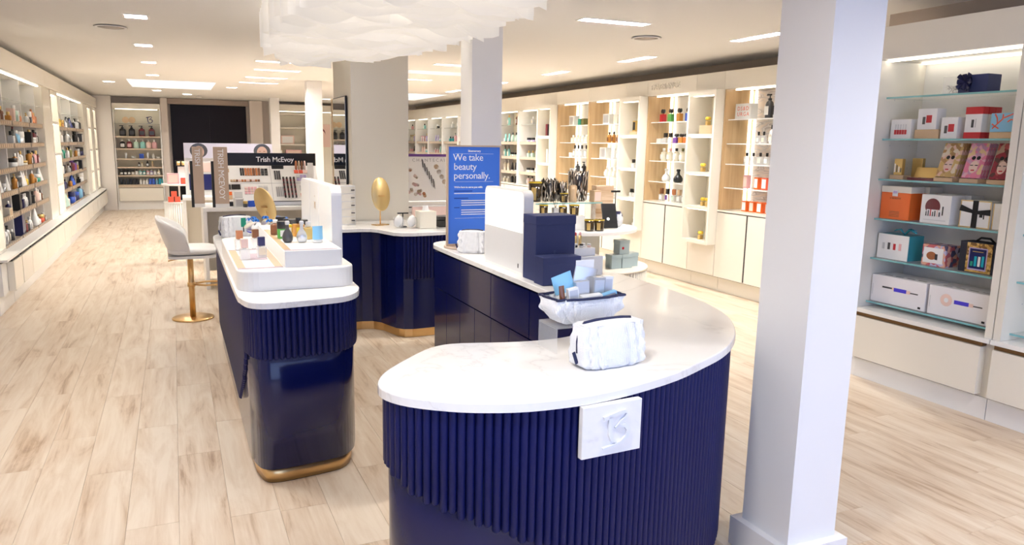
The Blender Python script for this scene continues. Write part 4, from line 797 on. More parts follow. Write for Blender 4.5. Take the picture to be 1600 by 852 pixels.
for k in range(2):
    t, w = gbox('makeup_gift_box', 'white carton with maroon circle and cosmetics print%s' % ('' if k == 0 else ', rear one'), 'gift box', 3.55, 3.335-.03*k, z, .195, .13, PAPER, x=4.74+.15*k, group='white circle-print cartons')
    if k == 0:
        prd(t, -.02, .115, .055, pal('burgundy')); pr(t, -.06, .03, .055, .095, PAPER, y=-.0022); [pr(t, -.065+.016*q, -.058+.016*q, .05, .08+.008*(q % 3), pal(('black', 'charcoal', 'red', 'charcoal', 'black', 'blush', 'black')[q]), y=-.0032) for q in range(7)]; add('lettering', text_mesh('GIFT', .02, .0004, 1.6, 0, 'CENTER'), pal('silver'), t, loc=(0, -.0012, .02), rot=(PI/2, 0, 0)) if False else pr(t, -.08, .08, .022, .026, pal('silver')); pr(t, .05, .058, .06, .12, BLACK)
t, w = gbox('ribboned_gift_box', 'white gold-edged gift box crossed by a black ribbon', 'gift box', 3.275, 3.075, z, .175, .13, PAPER)
for a in ((-w/2, w/2, 0, .006), (-w/2, w/2, .169, .175), (-w/2, -w/2+.006, .006, .169), (w/2-.006, w/2, .006, .169)): pr(t, *a, GOLD, 'gold_edge')
pr(t, -.018, .018, 0, .1755, BLACK, 'ribbon', y=-.0014); m = MB(); stroke(m, [(-w/2, .125), (0, .10), (w/2, .105)], [.04, .018, .04], 0, .002); add('ribbon', m, BLACK, t, loc=(0, -.0015, 0), rot=(PI/2, 0, 0)); pr(t, .03, .05, .07, .10, BLACK); pr(t, .055, .062, .06, .10, BLACK)
t, w = gbox('gold_edged_box', 'white gold-edged box half hidden beside the ribboned gift', 'gift box', 3.068, 2.94, z, .165, .13, PAPER, x=4.76); pr(t, -w/2, -w/2+.006, 0, .165, GOLD, 'gold_edge')
z = GZ[4]
TW = mat('turquoise_foil', (.06, .42, .52), .25, .3)
t, w = gbox('foil_wrapped_set', 'white-fronted set box wrapped in turquoise foil with ribbons', 'gift box', 3.865, 3.615, z, .18, .15, TW); pr(t, -w/2+.001, w/2-.001, .001, .179, PAPER, 'front_card', th=.004)
for k, c in enumerate(('silver', 'charcoal', 'red', 'pink')): pr(t, -.085+.045*k, -.065+.045*k, .07, .115+.004*(k % 2), pal(c), y=-.0042)
m = MB(); rr = random.Random(8)
for k in range(8): a = rr.uniform(0, 6.28); m.tube([(0, 0, 0), (.04*math.cos(a), .03*math.sin(a), .035), (.09*math.cos(a), .05*math.sin(a), .01+rr.uniform(0, .03))], .004, 5)
add('ribbon_curls', m, TW, t, loc=(.03, .07, .182))
PAT = mottle_material('kaleidoscope_print', [(0, (.55, .12, .14)), (.25, (.10, .09, .18)), (.5, (.55, .50, .70)), (.75, (.75, .40, .30))], 30)
t, w = gbox('patterned_set_box', 'colourful patterned cube box with white front panel', 'gift box', 3.51, 3.335, z, .145, .15, PAT); pr(t, -w/2+.012, w/2-.02, .02, .125, PAPER, 'front_card'); prd(t, -.015, .07, .028, pal('copper'), sx=1.3, y=-.0025); pr(t, .012, .03, .045, .085, pal('charcoal'), y=-.0025)
GOLDP = mottle_material('gold_damask', [(0, (.55, .33, .08)), (.4, (.70, .48, .18)), (.7, (.20, .10, .03))], 60)
t, w = gbox('travel_set_bag', 'navy zipped bag with gold-print card of blue bottles', 'bag', 3.245, 3.0, z, .20, .12, mat('navy_nylon', (.012, .014, .03), .6)); pr(t, -w/2+.05, w/2-.03, .005, .195, GOLDP, 'gold_card', th=.005); pr(t, -.055, .065, .02, .165, pal('lilac'), 'card_border', y=-.0055); pr(t, -.048, .058, .03, .158, pal('navy'), 'card', y=-.007)
for k, (c, h) in enumerate((('emerald', .03), ('turquoise', .065), ('white', .065), ('turquoise', .07))): pr(t, -.038+.024*k, -.022+.024*k, .045, .045+h, pal(c), y=-.0085)
pr(t, -.03, .04, .138, .143, pal('gold'), y=-.0085); add('carry_handle', MB().tube([(-.06, .06, .2), (-.03, .06, .225), (.03, .06, .225), (.06, .06, .2)], .007), BLACKM, t)
z = GZ[5]
for ya, yb, kind in ((3.872, 3.435, 0), (3.415, 2.985, 1)):
    t, w = gbox('hair_tool_box', ('white carton printed with a straight hair styling wand', 'white carton printed with a ring-headed hair dryer')[kind], 'gift box', ya, yb, z, .20, .22, mat('cool_white_card', (.82, .80, .83), .6), x=4.735)
    c, s = math.cos(-.04), math.sin(-.04); V = mat('violet_print', (.07, .05, .62), .4)
    x = -.12
    if kind == 0: pr(t, -.125, -.045, .112, .124, pal('charcoal')); pr(t, -.045, -.03, .108, .126, pal('blush'))
    else: prd(t, -.085, .115, .042, pal('blush')); prd(t, -.085, .115, .016, PAPER, y=-.002)
    pr(t, -.03, .07, .100, .126, V); pr(t, .07, .10, .100, .124, pal('blush')); pr(t, .10, .16, .106, .114, pal('charcoal')); pr(t, w/2-.05, w/2-.03, .012, .026, BLACK)
    pr(t, -w/2+.012, -w/2+.016, .05, .13, pal('silver'))
    for k in range(4): add('top_print', B(-w/2+.06+k*.09, -w/2+.12+k*.09, .05, .068, .2, .2008), pal('charcoal'), t)
# ================================================================== things on the till counter
# blue sign
t = thing('blue_sign', 'blue poster sign reading We take beauty personally in pale wood frame', 'sign', (2.01, 5.05, .931)); WD = mat('pale_wood', (.55, .42, .32), .5)
add('base', MB().lathe([(.17, 0), (.17, .010), (.165, .014)], 32), WD, t, loc=(-.05, 0, 0)); add('board', B(-.20, .20, -.006, .006, .03, .73), BLUE, t)
for a in ((-.212, -.2, .012, .742), (.2, .212, .012, .742), (-.2, .2, .73, .742), (-.2, .2, .018, .03)): add('frame', B(a[0], a[1], -.012, .012, a[2], a[3]), WD, t)
def stext(s, size, x, z, material=TXT, al='LEFT', bold=0): return add('lettering', text_mesh(s, size, .0006, .95, bold, al), material, t, loc=(x, -.0068, z), rot=(PI/2, 0, 0))
stext('bluemercury', .020, 0, .695, al='CENTER', bold=.0006)
for z in (.68, .48, .215): add('rule', B(-.15, .15, -.0072, -.0062, z, z+.0015), TXT, t)
stext('We take', 0.070, -.165, .632); stext('beauty', 0.070, -.16, .566); stext('personally.', 0.070, -.16, .502)
stext("We're here to serve you with:", .019, -.155, .435, bold=.0006)
DB = mat('deep_blue_print', (.01, .05, .35), .6)
for z, hd in ((.410, 'complimentary consultations'), (.358, 'virtual consultations'), (.290, 'services'),): add('heading_line', B(-.155, -.155+.0052*len(hd), -.0072, -.0062, z, z+.006), DB, t)
for z, n, x in ((.393, 1, -.155), (.340, 3, -.10), (.272, 3, -.10)):
    for k in range(n): add('text_line', B(x, .15-.02*(k % 2), -.0072, -.0062, z-.016*k, z-.016*k+.006), TXT, t)
# two white knit pouches near the sign
def pouch(name, label, loc, rz, w, d, h, open_top=False, group=None):
    t = thing(name, label, 'bag', loc, rz, group)
    def body(u, v):
        a = 2*PI*u; ca, sa = math.cos(a), math.sin(a); e = .42
        q = math.copysign(abs(ca)**e, ca); s = math.copysign(abs(sa)**e, sa); zz = v
        taper = 1-.50*max(0, zz-.25)**1.6 if not open_top else .62+.38*min(1, zz*1.5)**.6
        wid = (1.0-.10*max(0, zz-.55)) if not open_top else .70+.34*math.sin(min(1, zz*1.05)*PI*.62)-.10*max(0, zz-.7)
        rr = (min(1, .82+zz*2.2) if zz < .1 else 1); xx = w/2*q; puff = 1+(.0065*math.cos(2*PI*xx/.034)*(.6+.6*math.cos(2*PI*(zz*h)/.05+(PI if int(math.floor(xx/.034+.5)) % 2 else 0)))/(.5*d) if abs(s) > .6 else .01*math.sin(40*a))
        return (w/2*q*wid*rr*puff, d/2*s*taper*rr*puff, h*zz+(.10*h*abs(q)**3*(1 if not open_top else .3) if zz > .8 else 0)*0)
    add('knit_body', MB().grid(body, 144, 26, True), KNIT, t)
    nv = 24; bot = MB(); bot.v = [body(k/nv, 0) for k in range(nv)]; bot.face(list(range(nv))[::-1]); add('knit_base', bot, KNIT, t)
    if not open_top:
        cap = MB(); cap.sm = True; cap.grid(lambda u, v: (lambda p: (p[0]*(1-v*.98), p[1]*(1-v*.98), p[2]+.06*h*math.sin(v*PI/2)))(body(u, 1)), 48, 4, True); add('knit_top', cap, KNIT, t)
        zp = MB(); zp.tube([(-w*.49, -.004, h*.35), (-w*.485, 0, h*.62), (-w*.45, 0, h*.9), (-w*.38, 0, h*1.03), (-w*.2, 0, h*1.066), (.2*w, 0, h*1.066), (.36*w, 0, h*1.04)], .006, 6); add('zip', zp, NAVYM, t)
        add('zip_pull', bevelbox(.012, .004, .045, .001), NAVYM, t, loc=(-w*.515, -.012, h*.12), rot=(0, -.35, 0))
    else:
        rim = [body(k/48, 1.0) for k in range(49)]; add('zip_rim', MB().tube(rim, .005, 6), NAVYM, t); add('zip_pull', bevelbox(.012, .004, .05, .001), NAVYM, t, loc=(-w*.44, -d*.38, h*.52), rot=(0, .3, 0))
        bt = MB(); bt.v = [(p[0]*.96, p[1]*.96, h*.75) for p in rim[:-1]]; bt.face(list(range(48))); add('lining', bt, KNIT, t)
    return t
pouch('knit_pouch', 'white cable-knit pouch with navy zip before the blue sign', (1.90, 4.78, .931), -.5, .20, .11, .15); pouch('knit_pouch', 'second white knit pouch tucked behind the lit panel', (2.10, 4.60, .931), -.4, .18, .10, .14)
# lit panel
t = thing('light_panel', 'white freestanding light panel, upper half glowing, on till counter', 'light panel', (1.865, 4.12, .931))
o = rrect(-.29, .29, 0, .49, .035, 6); o = [p for p in o]
def yz_prism(pts, x0, x1):
    m = MB(); n = len(pts); m.v = [(x0, p[0], p[1]) for p in pts]+[(x1, p[0], p[1]) for p in pts]
    for k in range(n): k2 = (k+1) % n; m.face([k, k+n, k2+n, k2])
    m.face(list(range(n))); m.face([n+k for k in range(n)][::-1]); return m
def topround(y0, y1, z0, z1, r, n=6): return [(y0, z0), (y1, z0)]+[(y1-r+r*math.cos(k*PI/2/n), z1-r+r*math.sin(k*PI/2/n)) for k in range(n+1)]+[(y0+r+r*math.cos(PI/2+k*PI/2/n), z1-r+r*math.sin(PI/2+k*PI/2/n)) for k in range(n+1)]
add('housing', yz_prism(topround(-.29, .29, .0, .49, .04), -.03, .03), WHITE, t); add('glowing_face', yz_prism(topround(-.278, .278, .245, .478, .03), -.0315, -.030), SCREEN, t); add('lower_face', B(-.0315, -.030, -.278, .278, .012, .242), mat('satin_grey_white', (.74, .74, .75), .5), t); add('foot', bevelbox(.07, .12, .075, .006), WHITE, t, loc=(.066, -.22, 0)); add('socket', B(-.033, -.0314, -.235, -.225, .035, .06), BLACK, t)
# navy boxes
t = thing('navy_gift_box', 'large matt navy gift box with faint vertical lettering', 'gift box', (1.935, 3.70, .931)); add('body', bevelbox(.245, .16, .335, .003), NAVYBOX, t); add('lid', bevelbox(.25, .165, .05, .003), NAVYBOX, t, loc=(0, 0, .316)); add('lettering', text_mesh('bluemercury', .022, .0004), mat('faint_navy', (.06, .075, .19), .5), t, loc=(.0, -.0806, .06), rot=(PI/2, -PI/2, 0))
t = thing('navy_gift_box', 'low matt navy gift box in front of the large one', 'gift box', (1.91, 3.545, .931)); add('body', bevelbox(.23, .11, .14, .003), NAVYBOX, t); add('lid', bevelbox(.232, .112, .04, .003), NAVYBOX, t, loc=(0, 0, .115))
# sample stand with lipsticks
t = thing('sample_stand', 'white block stand carrying a tester tray behind navy boxes', 'stand', (2.19, 3.78, .931)); add('block', bevelbox(.20, .18, .115, .004), WHITE, t); add('tray', bevelbox(.15, .13, .045, .003), PAPER, t, loc=(-.015, .0, .1155))
for k in range(4):
    l = thing('gold_lipstick', 'gold-cased lipstick with %s tip standing in tester tray' % ('black', 'green', 'red', 'pink')[k], 'lipstick', (2.115+.032*k, 3.83, 1.0925)); add('case', MB().lathe([(.009, 0), (.009, .06)], 10), GOLD, l); add('tip', MB().lathe([(.0075, .06), (.0075, .072), (.004, .08)], 10), pal(('black', 'green', 'red', 'pink')[k]), l)
for k in range(5): prod('jar', (2.12+.026*k, 3.745+.02*(k % 2), 1.0925), .022, .022, .022, 0, ('white', 'black', 'silver', 'white', 'blush')[k], 'white' if k != 2 else 'black', 'in tester tray behind navy boxes')
# acrylic stand, open pouch and its contents
t = thing('acrylic_stand', 'clear acrylic riser under the filled knit pouch', 'stand', (1.36, 2.37, .931))
for x in (-.115, .115): add('side', B(x-.003, x+.003, -.07, .07, 0, .092), ACRYL, t)
add('top', B(-.118, .118, -.07, .07, .0921, .098), ACRYL, t)
pouch('filled_knit_pouch', 'open white cable-knit pouch filled with cosmetics on acrylic riser', (1.385, 2.37, 1.030), .06, .30, .15, .10, True)
def stuff_item(kind, x, y, z, w, d, h, c, c2, label, tilt, rz=0, nm=None):
    o = prod(kind, (x, y, z), w, d, h, rz, c, c2, '', 'silver' if kind == 'box' else None, label=label, group='contents of the knit pouch', name=nm); o.rotation_euler = (tilt[0], tilt[1], rz)
zc = 1.106
stuff_item('tube', 1.285, 2.335, zc, .022, .022, .07, 'brown', 'white', 'slim brown tube at the end of the filled knit pouch', (0, -.12)); stuff_item('box', 1.325, 2.325, zc, .042, .02, .062, 'white', '', 'white small carton leaning beside brown tube in knit pouch', (0, -.15)); stuff_item('box', 1.40, 2.33, zc, .085, .03, .03, 'white', '', 'flat white and blue packet lying in knit pouch', (.1, -.05), nm='sample_packet'); stuff_item('box', 1.485, 2.335, zc, .06, .02, .035, 'sky', '', 'light blue foil sachet at zip of knit pouch', (.1, -.25), nm='sample_packet')
stuff_item('box', 1.385, 2.37, zc, .055, .025, .075, 'silver', '', 'pale silver carton in middle of knit pouch', (0, -.08)); stuff_item('box', 1.455, 2.385, zc, .05, .04, .085, 'grey', '', 'grey glass-look carton standing in knit pouch', (0, .05)); stuff_item('box', 1.50, 2.39, zc, .04, .03, .085, 'white', '', 'clear white carton beside grey one in knit pouch', (0, .05))
stuff_item('tube', 1.325, 2.385, zc+.022, .085, .03, .085, 'sky', 'white', 'pale blue wide pouch lying at back of knit pouch', (0, -.3)); stuff_item('tube', 1.40, 2.405, zc+.012, .10, .028, .11, 'silver', 'white', 'pale grey squeeze tube at back of knit pouch', (0, .2))
t = thing('white_card', 'upright white card with small dark monogram behind pouch contents', 'card', (1.425, 2.425, 1.106), .05); add('card', B(-.04, .04, -.0015, .0015, 0, .145), PAPER, t); [add('monogram', B(-.012+.014*i, -.003+.014*i, -.003, -.0016, .072+.016*j, .082+.016*j), pal('navy'), t) for i in range(2) for j in range(2)]
pouch('knit_pouch', 'closed white cable-knit pouch with navy zip on front of till counter', (1.36, 2.14, .931), .10, .265, .135, .150)
# ================================================================== perfume podium on left counter
t = thing('perfume_podium', 'white stepped perfume podium with tall rounded back panel', 'display', (.56, 4.5, .931))
add('base_slab', MB().prism([(x-.56, y-4.5) for x, y in rrect(.262, .858, 3.83, 5.28, .10, 6)], 0, .105, .008), WHITE, t); add('step_block', MB().prism([(x-.56, y-4.5) for x, y in rrect(.50, .798, 3.89, 5.2, .008, 2)], .105, .19), WHITE, t)
add('back_panel', yz_prism(topround(-.33, .75, .105, .505, .05), .24, .298), WHITE, t)
for y in (-.33+.40, -.33+.72): add('panel_seam', B(.2385, .2399, y, y+.003, .19, .50), pal('silver'), t)
m = MB(); [stroke(m, q, .004, 0, .0008) for q in ([(-.03, .02), (-.01, .02), (-.022, -.02)], [(0, .02), (.012, .0), (0, -.02), (-.008, 0), (0, .02)], [(.035, .02), (.018, .02), (.018, -.02), (.035, -.02)], [(0, .05), (0, .062)])]; add('panel_print', m, pal('tan'), t, loc=(.2385, .20, .36), rot=(PI/2, 0, -PI/2))
MV = mat('mauve_print', (.42, .34, .38), .6)
for a in ((-.29, -.065, -.60, -.565, MV), (-.29, -.25, -.56, .1, pal('tan')), (-.29, -.065, .10, .135, MV), (-.105, -.065, -.56, .1, pal('tan')), (-.24, -.11, -.30, -.05, MV)): add('floor_print', B(*a[:4], .1055, .1063), a[4], t)
for a in ((-.055, .22, -.59, -.56, MV), (-.055, -.02, -.555, .4, pal('tan'))): add('step_print', B(*a[:4], .1905, .1913), a[4], t)
TZ = .931+.1075; SZ = .931+.1925
for x, y, c1, c2, lb in ((.335, 4.62, 'clear', 'copper', 'clear perfume tester with amber cube cap on podium floor'), (.33, 4.22, 'clear', 'blush', 'clear perfume tester with pale pink cube cap on podium floor'), (.43, 4.66, 'clear', 'brown', 'clear perfume tester with reddish-brown cube cap on podium floor'), (.425, 4.28, 'clear', 'navy', 'clear perfume tester with navy cube cap on podium floor')):
    prod('block', (x, y, TZ), .052, .045, .115, .1, c1, c2, '', 'cream' if c2 == 'navy' else None, label=lb, group='cube-cap testers on podium')
for x, y, k, c1, c2, lb, h in ((.545, 4.62, 'cyl', 'brown', 'white', None, .09), (.56, 4.42, 'jar', 'green', 'black', 'white', .10), (.60, 4.55, 'sq', 'yellow', 'black', 'white', .10), (.565, 4.24, 'gourd', 'charcoal', 'silver', None, .12), (.64, 4.22, 'gourd', 'silver', 'silver', None, .12), (.665, 4.50, 'sq', 'amber', 'black', 'yellow', .11), (.70, 4.36, 'sq', 'gold', 'silver', None, .10), (.725, 4.20, 'tube', 'sky', 'white', None, .09), (.66, 4.72, 'jar', 'black', 'charcoal', None, .08), (.72, 4.68, 'jar', 'silver', 'black', None, .08), (.60, 4.80, 'jar', 'copper', 'black', None, .09)):
    prod(k, (x, y, SZ), .06, .055, h, .2, c1, c2, 'on the upper podium step', lb)
pouch('knit_pouch', 'white cable-knit pouch with green tag at far end of perfume counter', (.42, 6.15, .931), .3, .24, .14, .16)
t = thing('swing_tag', 'dark green swing tag hanging on knit pouch of perfume counter', 'tag', (.47, 6.05, 1.0), .3); add('tag', B(-.02, .02, -.012, -.009, .02, .09), pal('emerald'), t); add('cord', B(-.004, .004, -.011, -.008, -.02, .02), BLACK, t)
t = thing('blue_dish', 'shallow cobalt blue dish holding little bow-tied bags', 'dish', (.62, 5.72, .931)); add('bowl', MB().lathe([(.05, 0), (.06, .01), (.05, .06), (.15, .085), (.155, .095), (.14, .09)], 28), mat('cobalt_glass', (.01, .03, .62), .08, coat=.6), t)
rr = random.Random(4)
for k in range(8):
    a = k*PI/4; g = thing('favour_bag', 'small %s drawstring favour bag with blue ribbon in cobalt dish' % ('white' if k % 2 else 'cream'), 'bag', (.62+.085*math.cos(a), 5.72+.085*math.sin(a), 1.025), a, 'favour bags in the cobalt dish')
    add('bag', MB().grid(lambda u, v: (.045*math.sin(PI*(.12+.80*v))*math.cos(2*PI*u)+.02, .032*math.sin(PI*(.12+.80*v))*math.sin(2*PI*u), .02+.055*v+.012*math.sin(3*v)), 12, 7, True), PAPER if k % 2 else pal('cream'), g, rot=(0, .5, 0))
    m = MB()
    for q in range(5): b = q*2*PI/5; m.grid(lambda u, v, b=b: (.045+.022*math.cos(b)*v+.003*math.cos(2*PI*u), .024*math.sin(b)*v+.006*math.sin(2*PI*u), .075+.02*math.sin(PI*v)), 5, 4, True)
    add('ribbon_bow', m, mat('azure_ribbon', (.03, .25, .80), .4), g)
def disc_mirror(label, loc, rz, r, stem, tilt, sx=.72):
    t = thing('vanity_mirror', label, 'mirror', loc, rz); add('foot', bevelbox(.14, .09, .008, .002), BRASS, t); add('stem', MB().lathe([(.006, .008), (.006, stem+.02)], 10), BRASS, t); add('clip', B(-.03, .03, -.03, .006, stem, stem+.012), BRASS, t)
    m = MB().lathe([(.001, -.008), (r*.97, -.008), (r, -.004), (r, .004)], 40, cap0=False); add('gold_back', m, GOLD, t, loc=(0, -.012, stem+.02), rot=(-PI/2+tilt, 0, 0), scale=(sx, 1, 1)); add('mirror_glass', MB().lathe([(r*.96, .0042), (.001, .0042)], 40, cap0=False, cap1=False), MIRROR, t, loc=(0, -.012, stem+.02), rot=(-PI/2+tilt, 0, 0), scale=(sx, 1, 1)); return t
disc_mirror('gold-backed oval vanity mirror edge-on beside the cobalt dish', (.67, 6.22, .931), -1.0, .15, .22, .3, .8)
disc_mirror('gold-backed oval vanity mirror on navy wave-fronted counter', (1.73, 6.68, .931), .35, .155, .265, -.12, .64)
# ================================================================== things on the wave-fronted counter
t = thing('drawer_tower', 'white desktop tower of small drawers with black pulls', 'drawers', (1.45, 6.86, .931)); add('case', B(-.07, .07, -.09, .09, 0, .36), WHITE, t)
for k in range(5): d = add('drawer', B(-.064, .064, -.094, -.0905, .01+k*.07, .072+k*.07), CREAM, t); add('pull', B(.03, .062, -.104, -.0945, .036+k*.07, .044+k*.07), BLACK, d)
for x, y, wd in ((1.825, 6.40, 'beside the black rack'), (1.935, 6.36, 'beside the tissue box')):
    t = thing('glass_jar', 'rounded glass jar of cotton '+wd, 'jar', (x, y, .931), 0, 'cotton jars'); add('jar', MB().lathe([(.03, 0), (.05, .02), (.055, .055), (.045, .095), (.04, .10)], 18), ACRYL, t); add('cotton', MB().grid(lambda u, v: (.038*math.sin(PI*v)*math.cos(2*PI*u), .038*math.sin(PI*v)*math.sin(2*PI*u), .062-.05*math.cos(PI*v)+.008*math.sin(9*u)), 12, 8, True), PAPER, t)
t = thing('black_rack', 'small black T-shaped accessory rack between cotton jars', 'rack', (1.885, 6.47, .931)); add('foot', bevelbox(.06, .06, .008, .002), BLACK, t); add('post', MB().lathe([(.006, .008), (.006, .12)], 10), BLACK, t); add('bar', B(-.05, .05, -.008, .008, .12, .13), BLACK, t)
t = thing('tissue_box', 'cream cube tissue box with tissue standing up', 'tissue box', (2.06, 6.34, .931)); add('cover', bevelbox(.155, .15, .155, .006), pal('ivory'), t); add('tissue', MB().grid(lambda u, v: (.03*(1-v*.4)*math.cos(2*PI*u)*(1+.3*math.sin(6*PI*u)), .012*math.sin(2*PI*u), .154+.05*v), 20, 4, True), PAPER, t)
t = thing('black_case', 'black accessory case stacked on counter beside tissue box', 'case', (2.28, 6.42, .931)); add('body', bevelbox(.18, .16, .06, .005), BLACKM, t); add('lid', bevelbox(.19, .17, .03, .005), BLACK, t, loc=(0, .01, .065)); add('clasp', B(-.02, .02, -.084, -.08, .04, .06), CHROME, t)
t = thing('splash_screen', 'low blush-coloured splash panel on counter behind gold mirror', 'panel', (2.42, 7.05, .931)); add('panel', B(-.27, .27, -.012, .012, 0, .13), pal('blush'), t); add('cap_rail', B(-.27, .27, -.016, .016, .13, .138), WHITE, t)
# mirrors on the cream pillar and beyond
t = thing('pillar_mirror', 'tall black-edged mirror on side of the cream pillar', 'mirror', (1.555, 7.55, .935)); add('frame', B(-.008, .008, -.30, .30, .03, 1.19), BLACK, t); add('glass', B(-.0125, -.0085, -.29, .29, .04, 1.18), MIRROR, t)
t = thing('bronze_mirror', 'freestanding bronze-tinted mirror panel beyond the cream pillar', 'mirror', (1.80, 8.75, 0)); add('panel', B(-.10, .10, -.012, .012, .02, 2.17), BMIRROR, t); add('foot', B(-.13, .13, -.1, .1, 0, .02), WHITE, t)
# ================================================================== makeup gondolas
def desk(t, x0, x1, y0, y1, h=.93):
    add('top', B(x0, x1, y0, y1, h-.04, h), WHITE, t)
    for x in (x0, x1-.04): add('end_panel', B(x, x+.04, y0+.01, y1-.01, 0, h-.041), WHITE, t)
    add('modesty_panel', B(x0+.04, x1-.04, y1-.1, y1-.08, .1, h-.041), CREAM, t)
t = thing('makeup_gondola', 'makeup display with black header and white lettering on white desk', 'makeup display', (1.05, 9.3, 0))
desk(t, -.78, .9, -.42, .4); add('black_base', bevelbox(1.18, .5, .05, .004), BLACK, t, loc=(0, .02, .931)); add('drawer_front', B(-.1, .56, -.236, -.231, .936, .976), pal('silver'), t)
pan = add('tester_panel', B(-.57, .57, -.0, .02, 0, .52), WHITE, t, loc=(0, -.20, .985), rot=(-.68, 0, 0)); add('black_rim', B(-.585, .585, .0, .018, -.02, -.001), BLACK, pan)
add('header', B(-.58, .58, .155, .19, 1.385, 1.54), BLACK, t); add('lettering', text_mesh('Trish McEvoy', .085, .001, .95, .0012, 'CENTER'), TXT, t, loc=(.09, .154, 1.435), rot=(PI/2, 0, 0)); add('header_back', B(-.57, .57, .191, .21, .981, 1.384), BLACK, t)
rr = random.Random(11); add('seam', B(.015, .019, -.002, -.0005, 0, .52), GREY, pan); add('seam', B(-.57, .57, -.002, -.0005, .255, .259), GREY, pan)
for x0, z0, nx, nz, w, h, cs in ((-.55, .03, 2, 2, .05, .05, ['orange', 'tan']), (-.55, .17, 2, 1, .10, .07, ['charcoal', 'black']), (-.42, .05, 1, 1, .09, .08, ['silver']), (-.30, .10, 4, 3, .03, .03, ['pink', 'blush']), (-.15, .05, 3, 1, .035, .05, ['charcoal', 'grey']), (-.14, .15, 2, 2, .05, .03, ['black', 'silver']), (-.45, .28, 11, 1, .025, .03, ['copper', 'tan', 'brown', 'blush']), (-.56, .30, 1, 1, .09, .08, ['blush']), (-.56, .42, 2, 1, .05, .05, ['brown', 'tan']), (-.28, .37, 6, 1, .025, .11, ['copper', 'brown']), (-.33, .37, 2, 1, .018, .11, ['black']), (-.09, .37, 2, 3, .035, .03, ['charcoal', 'black']), (.06, .31, 3, 1, .02, .13, ['gold', 'charcoal']), (.30, .40, 3, 1, .05, .05, ['coral', 'blush']), (.32, .29, 3, 2, .035, .04, ['silver', 'lilac']), (.34, .05, 4, 1, .04, .05, ['coral', 'pink']), (.34, .14, 3, 2, .045, .035, ['silver', 'charcoal']), (.06, .06, 4, 1, .018, .14, ['grey'])):
    for i in range(nx):
        for j in range(nz): add('tester', B(x0+i*(w+.006), x0+i*(w+.006)+w, -.007, -.0022, z0+j*(h+.006), z0+j*(h+.006)+h), pal(rr.choice(cs)), pan)
for c in range(4):
    for k in range(9): add('lipstick_tester', B(.15+c*.042, .168+c*.042, -.02, -.002, .04+k*.034, .066+k*.034), pal('burgundy' if k % 2 else 'black'), pan)
for k in range(6): add('step_tray', B(.44+.012*k, .50+.012*k, -.12+.05*k, -.07+.05*k, .985, 1.28+.03*(5-k)), PAPER, t)
for k in range(4): add('foundation_bottle', MB().lathe([(.014, 0), (.014, .12), (.008, .15)], 10), pal(('copper', 'tan', 'brown', 'blush')[k]), t, loc=(.33+.035*k, .1, 1.30))
add('clip_lamp', bevelbox(.14, .05, .05, .004), BLACKM, t, loc=(.11, .12, 1.345))
for x, w, lb, sz in ((.245, .11, 'narrow tan pylon with vertical lettering beside the black-headed display', .10), (.485, .15, 'wide tan pylon with vertical white lettering on white desk', .11)):
    p = thing('lettered_pylon', lb, 'sign', (x, 8.99 if w > .12 else 9.06, .931), 0); add('board', B(-w/2, w/2, -.02, .02, .04, .68), WD, p); add('foot', B(-w/2, w/2, -.03, .05, 0, .04), WHITE, p); add('side_panel', B(-w/2-.03, -w/2-.001, -.02, .02, .0, .52), BLACKM, p); add('lettering', text_mesh('TRISH MCEVOY' if w > .12 else 'TRISH', sz*.8, .001, .92), TXT, p, loc=(-.028, -.0205, .66), rot=(PI/2, PI/2, 0))
# tissue pack, blue packet and small things on the desk end
prod('box', (.66, 8.97, .931), .10, .08, .10, .2, 'white', '', 'on white desk before the pylons', 'silver', name='tissue_pack'); prod('box', (.60, 9.05, .931), .0, .0, .0, 0, 'blue', '', '') if False else prod('box', (.80, 8.98, .931), .07, .06, .07, .1, 'blue', '', 'on white desk before the pylons')
prod('jar', (.73, 8.93, .931), .05, .05, .07, 0, 'charcoal', 'gold', 'on white desk before the pylons')
t = thing('portrait_gondola', 'makeup gondola with two printed faces on a lit header', 'makeup display', (.68, 10.9, 0)); desk(t, -.6, .65, -.25, .3); add('back_board', B(-.55, .6, .2, .24, .931, 1.44), WHITE, t); add('lit_header', B(-.55, .62, .17, .24, 1.44, 1.645), mat('lilac_print', (.62, .60, .72), .5), t)
for x in (-.36, .48):
    add('printed_hair', MB().lathe([(.0005, 0), (.1, 0)], 20, cap0=False, cap1=False), pal('charcoal'), t, loc=(x, .168, 1.543), rot=(PI/2, 0, 0), scale=(1.15, 1, 1)); add('printed_face', MB().lathe([(.0005, 0), (.078, 0)], 20, cap0=False, cap1=False), mat('printed_skin', (.52, .34, .27), .6), t, loc=(x, .166, 1.525), rot=(PI/2, 0, 0), scale=(.9, 1.05, 1))
    for s in (-.03, .03): add('printed_eye', B(x+s-.014, x+s+.014, .163, .1655, 1.535, 1.543), pal('brown'), t)
add('product_strip', B(-.5, .5, .19, .199, 1.25, 1.38), pal('blush'), t); add('navy_panel', B(-.5, .0, .19, .199, 1.0, 1.22), pal('navy'), t)
t = thing('makeup_gondola', 'white tilted makeup display with grey capitals and purple top edge', 'makeup display', (2.95, 8.95, 0)); desk(t, -.62, .62, -.3, .35, .84); add('plinth', B(-.55, .55, -.2, .3, .841, .97), WHITE, t); pan = add('tester_panel', B(-.52, .52, 0, .02, 0, .56), PAPER, t, loc=(0, -.18, .985), rot=(-.30, 0, 0)); add('top_edge', B(-.53, .53, -.01, .03, .56, .59), pal('purple'), pan); add('black_line', B(-.55, .55, -.203, -.2, .90, .912), BLACK, t)
